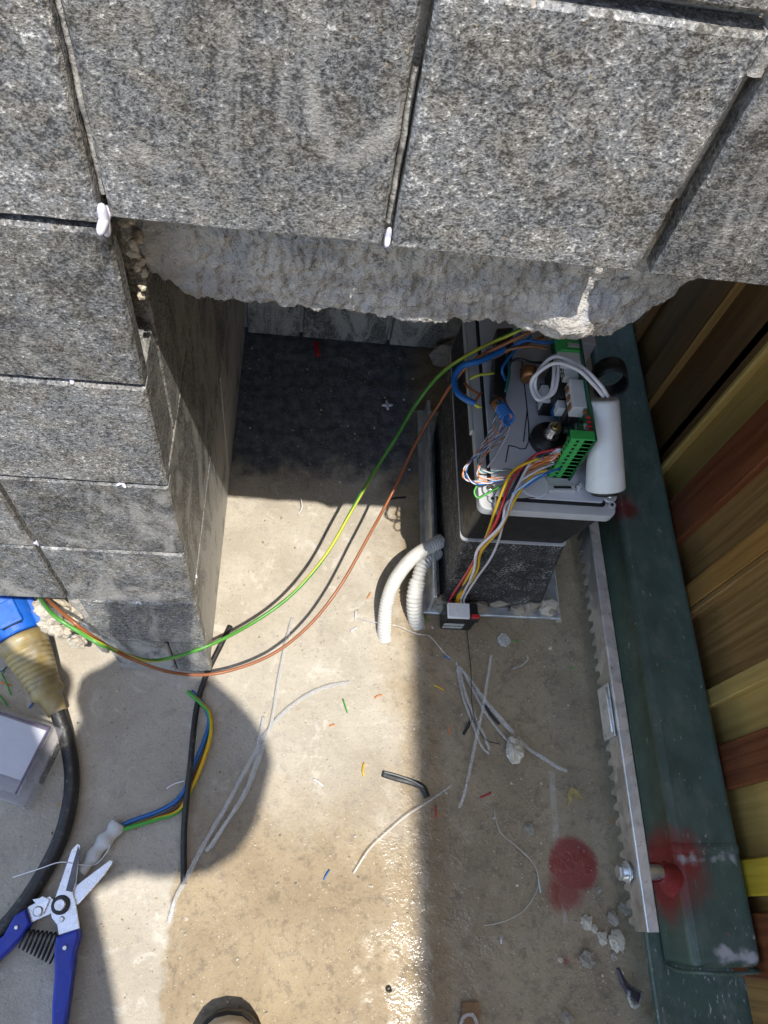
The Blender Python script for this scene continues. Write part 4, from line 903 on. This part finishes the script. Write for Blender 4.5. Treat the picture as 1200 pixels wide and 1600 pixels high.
# loose grit: far too many grains to count
GV = []; GF = []; GM = []
rg = random.Random(5)
for k in range(4200):
    x = rg.uniform(-.34, .335); y = rg.uniform(-.12, .66)
    if y > .225 and x < -.08: continue
    if x > .148 and .298 < y: continue
    if x > .325: continue
    s = rg.uniform(.0003, .0009) if rg.random() < .93 else rg.uniform(.001, .002)
    z = gz(x, y) + s*.4; n0 = len(GV); a = rg.uniform(0, 6.28); h = rg.uniform(.6, 1.1)
    for i in range(4): GV.append((x + s*math.cos(a + i*1.57 + rg.uniform(-.4, .4)), y + s*math.sin(a + i*1.57 + rg.uniform(-.4, .4)), z + s*rg.uniform(-.5, .3)))
    GV.append((x + s*rg.uniform(-.3, .3), y + s*rg.uniform(-.3, .3), z + s*h)); m_ = 0 if rg.random() < .6 else 1
    for i in range(4): GF.append((n0+i, n0+(i+1) % 4, n0+4)); GM.append(m_)
tag(mk('grit', GV, GF, ['crumb', 'darkcrumb'], None, False, GM), 'fine sand and grit scattered over the concrete ground', 'grit', None, 'stuff')

# ================================================================== PHOTOGRAPHER (mostly out of frame: toe cap and shadow)
person = thing('person', 'person in dark clothes and tan shoes leaning over, only a toe in view', 'person', (-.15, -.40, 0))
def skin(name, chains, mat, parent, sub=2):
    bm = bmesh.new(); lay = bm.verts.layers.skin.verify(); cache = {}
    def vert(p, r):
        k = tuple(round(c, 4) for c in p)
        if k not in cache:
            v = bm.verts.new(p); v[lay].radius = (r, r) if not isinstance(r, tuple) else r; cache[k] = v
        return cache[k]
    first = True
    for ch in chains:
        pv_ = None
        for p, r in ch:
            v = vert(p, r)
            if first: v[lay].use_root = True; first = False
            if pv_ is not None and bm.edges.get((pv_, v)) is None: bm.edges.new((pv_, v))
            pv_ = v
    me = bpy.data.meshes.new(name); bm.to_mesh(me); bm.free(); me.materials.append(mat)
    o = bpy.data.objects.new(name, me); COL.objects.link(o); par(o, parent)
    m1 = o.modifiers.new('Skin', 'SKIN'); m1.use_smooth_shade = True; m2 = o.modifiers.new('Sub', 'SUBSURF'); m2.levels = sub; m2.render_levels = sub
    return o
hip = (-.34, -.64, .80); chest = (-.15, -.385, 1.02); neck = (-.06, -.325, 1.10); lsh = (-.165, -.215, 1.03); rsh = (-.02, -.54, 1.05); head0 = (.015, -.285, 1.12); headt = (.065, -.252, 1.085)
lel = (-.23, -.06, .82); lwr = (-.10, -.075, .765); rel = (-.14, -.66, .82); rwr = (-.15, -.52, .62)
lk = (-.38, -.36, .50); la = (-.34, -.42, .10); rk_ = (-.08, -.37, .47); ra = (-.05, -.30, .10); lh = (-.42, -.58, .78); rh = (-.24, -.64, .76)
body = skin('body', [[(hip, .13), (chest, .125), (neck, .06), (head0, .075), (headt, .072)], [(chest, .125), (lsh, .065), (lel, .042), (lwr, .028)], [(chest, .125), (rsh, .065), (rel, .042), (rwr, .028)],
      [(hip, .13), (lh, .10), (lk, .062), (la, .042), ((-.33, -.30, .05), .035)], [(hip, .13), (rh, .10), (rk_, .062), (ra, .042), ((-.045, -.19, .05), .035)]], skinm, person)
skin('jacket', [[((-.32, -.60, .84), .14), ((-.15, -.385, 1.025), .155), ((-.07, -.332, 1.09), .072)], [((-.15, -.385, 1.025), .155), (lsh, .085), (lel, .065), ((-.14, -.067, .772), .040)], [((-.15, -.385, 1.025), .155), (rsh, .078), (rel, .056), ((-.145, -.545, .66), .040)]], cloth, person)
skin('trousers', [[((-.335, -.63, .81), .145), (lh, .112), (lk, .078), ((-.34, -.41, .14), .058)], [((-.335, -.63, .81), .145), (rh, .112), (rk_, .078), ((-.05, -.30, .14), .058)]], jeans, person)
rock('hair', (.050, -.268, 1.118), (.098, .094, .085), hairm, person, 3, .12, 4, True)
rock('face_nose', (.11, -.215, 1.03), (.014, .014, .02), skinm, person, 2, .1, 6, True)
def finger(pts): return [(p, .0088 - .0007*i) for i, p in enumerate(pts)]
LH = Vector((-.075, -.072, .765)); hand = [[(lwr, .024), (tuple(LH), .026)]]
for k in range(4):
    dy = .030 - .019*k; b0 = LH + Vector((.018, dy, -.012)); hand.append([(tuple(LH), .026), (tuple(b0), .0098)] + finger([tuple(b0 + Vector((.018, .006, -.014))), tuple(b0 + Vector((.030, .010, -.010 + .002*k)))]))
hand.append([(tuple(LH), .026), (tuple(LH + Vector((.012, .018, .022))), .0105), (tuple(LH + Vector((.030, .030, .026))), .0095), (tuple(LH + Vector((.044, .036, .024))), .0085)])
skin('left_hand', hand, skinm, person, 1)
RH = Vector((-.155, -.498, .585)); hand = [[(rwr, .024), (tuple(RH), .027)]]
for k in range(4):
    b0 = RH + Vector((-.028 + .019*k, .018, -.022)); hand.append([(tuple(RH), .027), (tuple(b0), .0098), (tuple(b0 + Vector((0, .012, -.026))), .009), (tuple(b0 + Vector((0, .006, -.046 + .004*abs(k-1)))), .008)])
hand.append([(tuple(RH), .027), (tuple(RH + Vector((.034, .008, -.004))), .0105), (tuple(RH + Vector((.044, .018, -.022))), .009)])
skin('right_hand', hand, skinm, person, 1)
def shoe(tx, ty, ang):
    def out(w, l0, z):
        P = []
        for k in range(40):
            a = 2*math.pi*k/40; c, s = math.cos(a), math.sin(a)
            yy = -(.145) + .145*s; wd = w*(1.0 if s > 0 else .82)*(1 - .14*max(0, -s)) * (1 - .12*math.exp(-((s+.15)/.3)**2))
            P.append((math.copysign(abs(c)**.75, c)*wd, yy*l0 + (1-l0)*-.145))
        return P
    M = Matrix.Translation((tx, ty, 0)) @ Matrix.Rotation(ang, 4, 'Z')
    sh = prism('shoe_sole', out(.048, 1.0, 0), .001, .026, sole, person, .005, 3, M)
    V = []; Fc = []; rings = [(.0455, .975, .0262), (.0445, .965, .036), (.041, .93, .048), (.033, .84, .060), (.026, .68, .068)]
    for w_, l_, z_ in rings:
        for p in out(w_, l_, 0): V.append(M @ Vector((p[0], p[1] - (.02 if z_ > .05 else 0), z_)))
    for i in range(len(rings)-1):
        for k in range(40): Fc.append((i*40+k, i*40+(k+1) % 40, (i+1)*40+(k+1) % 40, (i+1)*40+k))
    Fc.append(tuple(range((len(rings)-1)*40, len(rings)*40))); mk('shoe_upper', V, Fc, leather, person, True)
tp = G(358, 1577, .024); shoe(tp.x, tp.y, .04); shoe(-.335, -.20, .35)
# phone in the hand, lens at the camera position
ph_r = Vector(R[0]); ph_d = Vector(R[1]); ph_f = Vector(R[2])
Mph = Matrix(((ph_r.x, -ph_d.x, -ph_f.x, 0), (ph_r.y, -ph_d.y, -ph_f.y, 0), (ph_r.z, -ph_d.z, -ph_f.z, CAMZ), (0, 0, 0, 1)))
phone = thing('phone', 'black phone held in one hand above the scene', 'phone', (0, 0, CAMZ))
box('phone_body', -.058, .013, -.130, .016, .006, .014, blackp, phone, .003, Mph, 2); box('phone_screen', -.0555, .0105, -.127, .013, .0142, .0146, plain('screen_glass', (.02, .02, .025), .08), phone, 0, Mph)
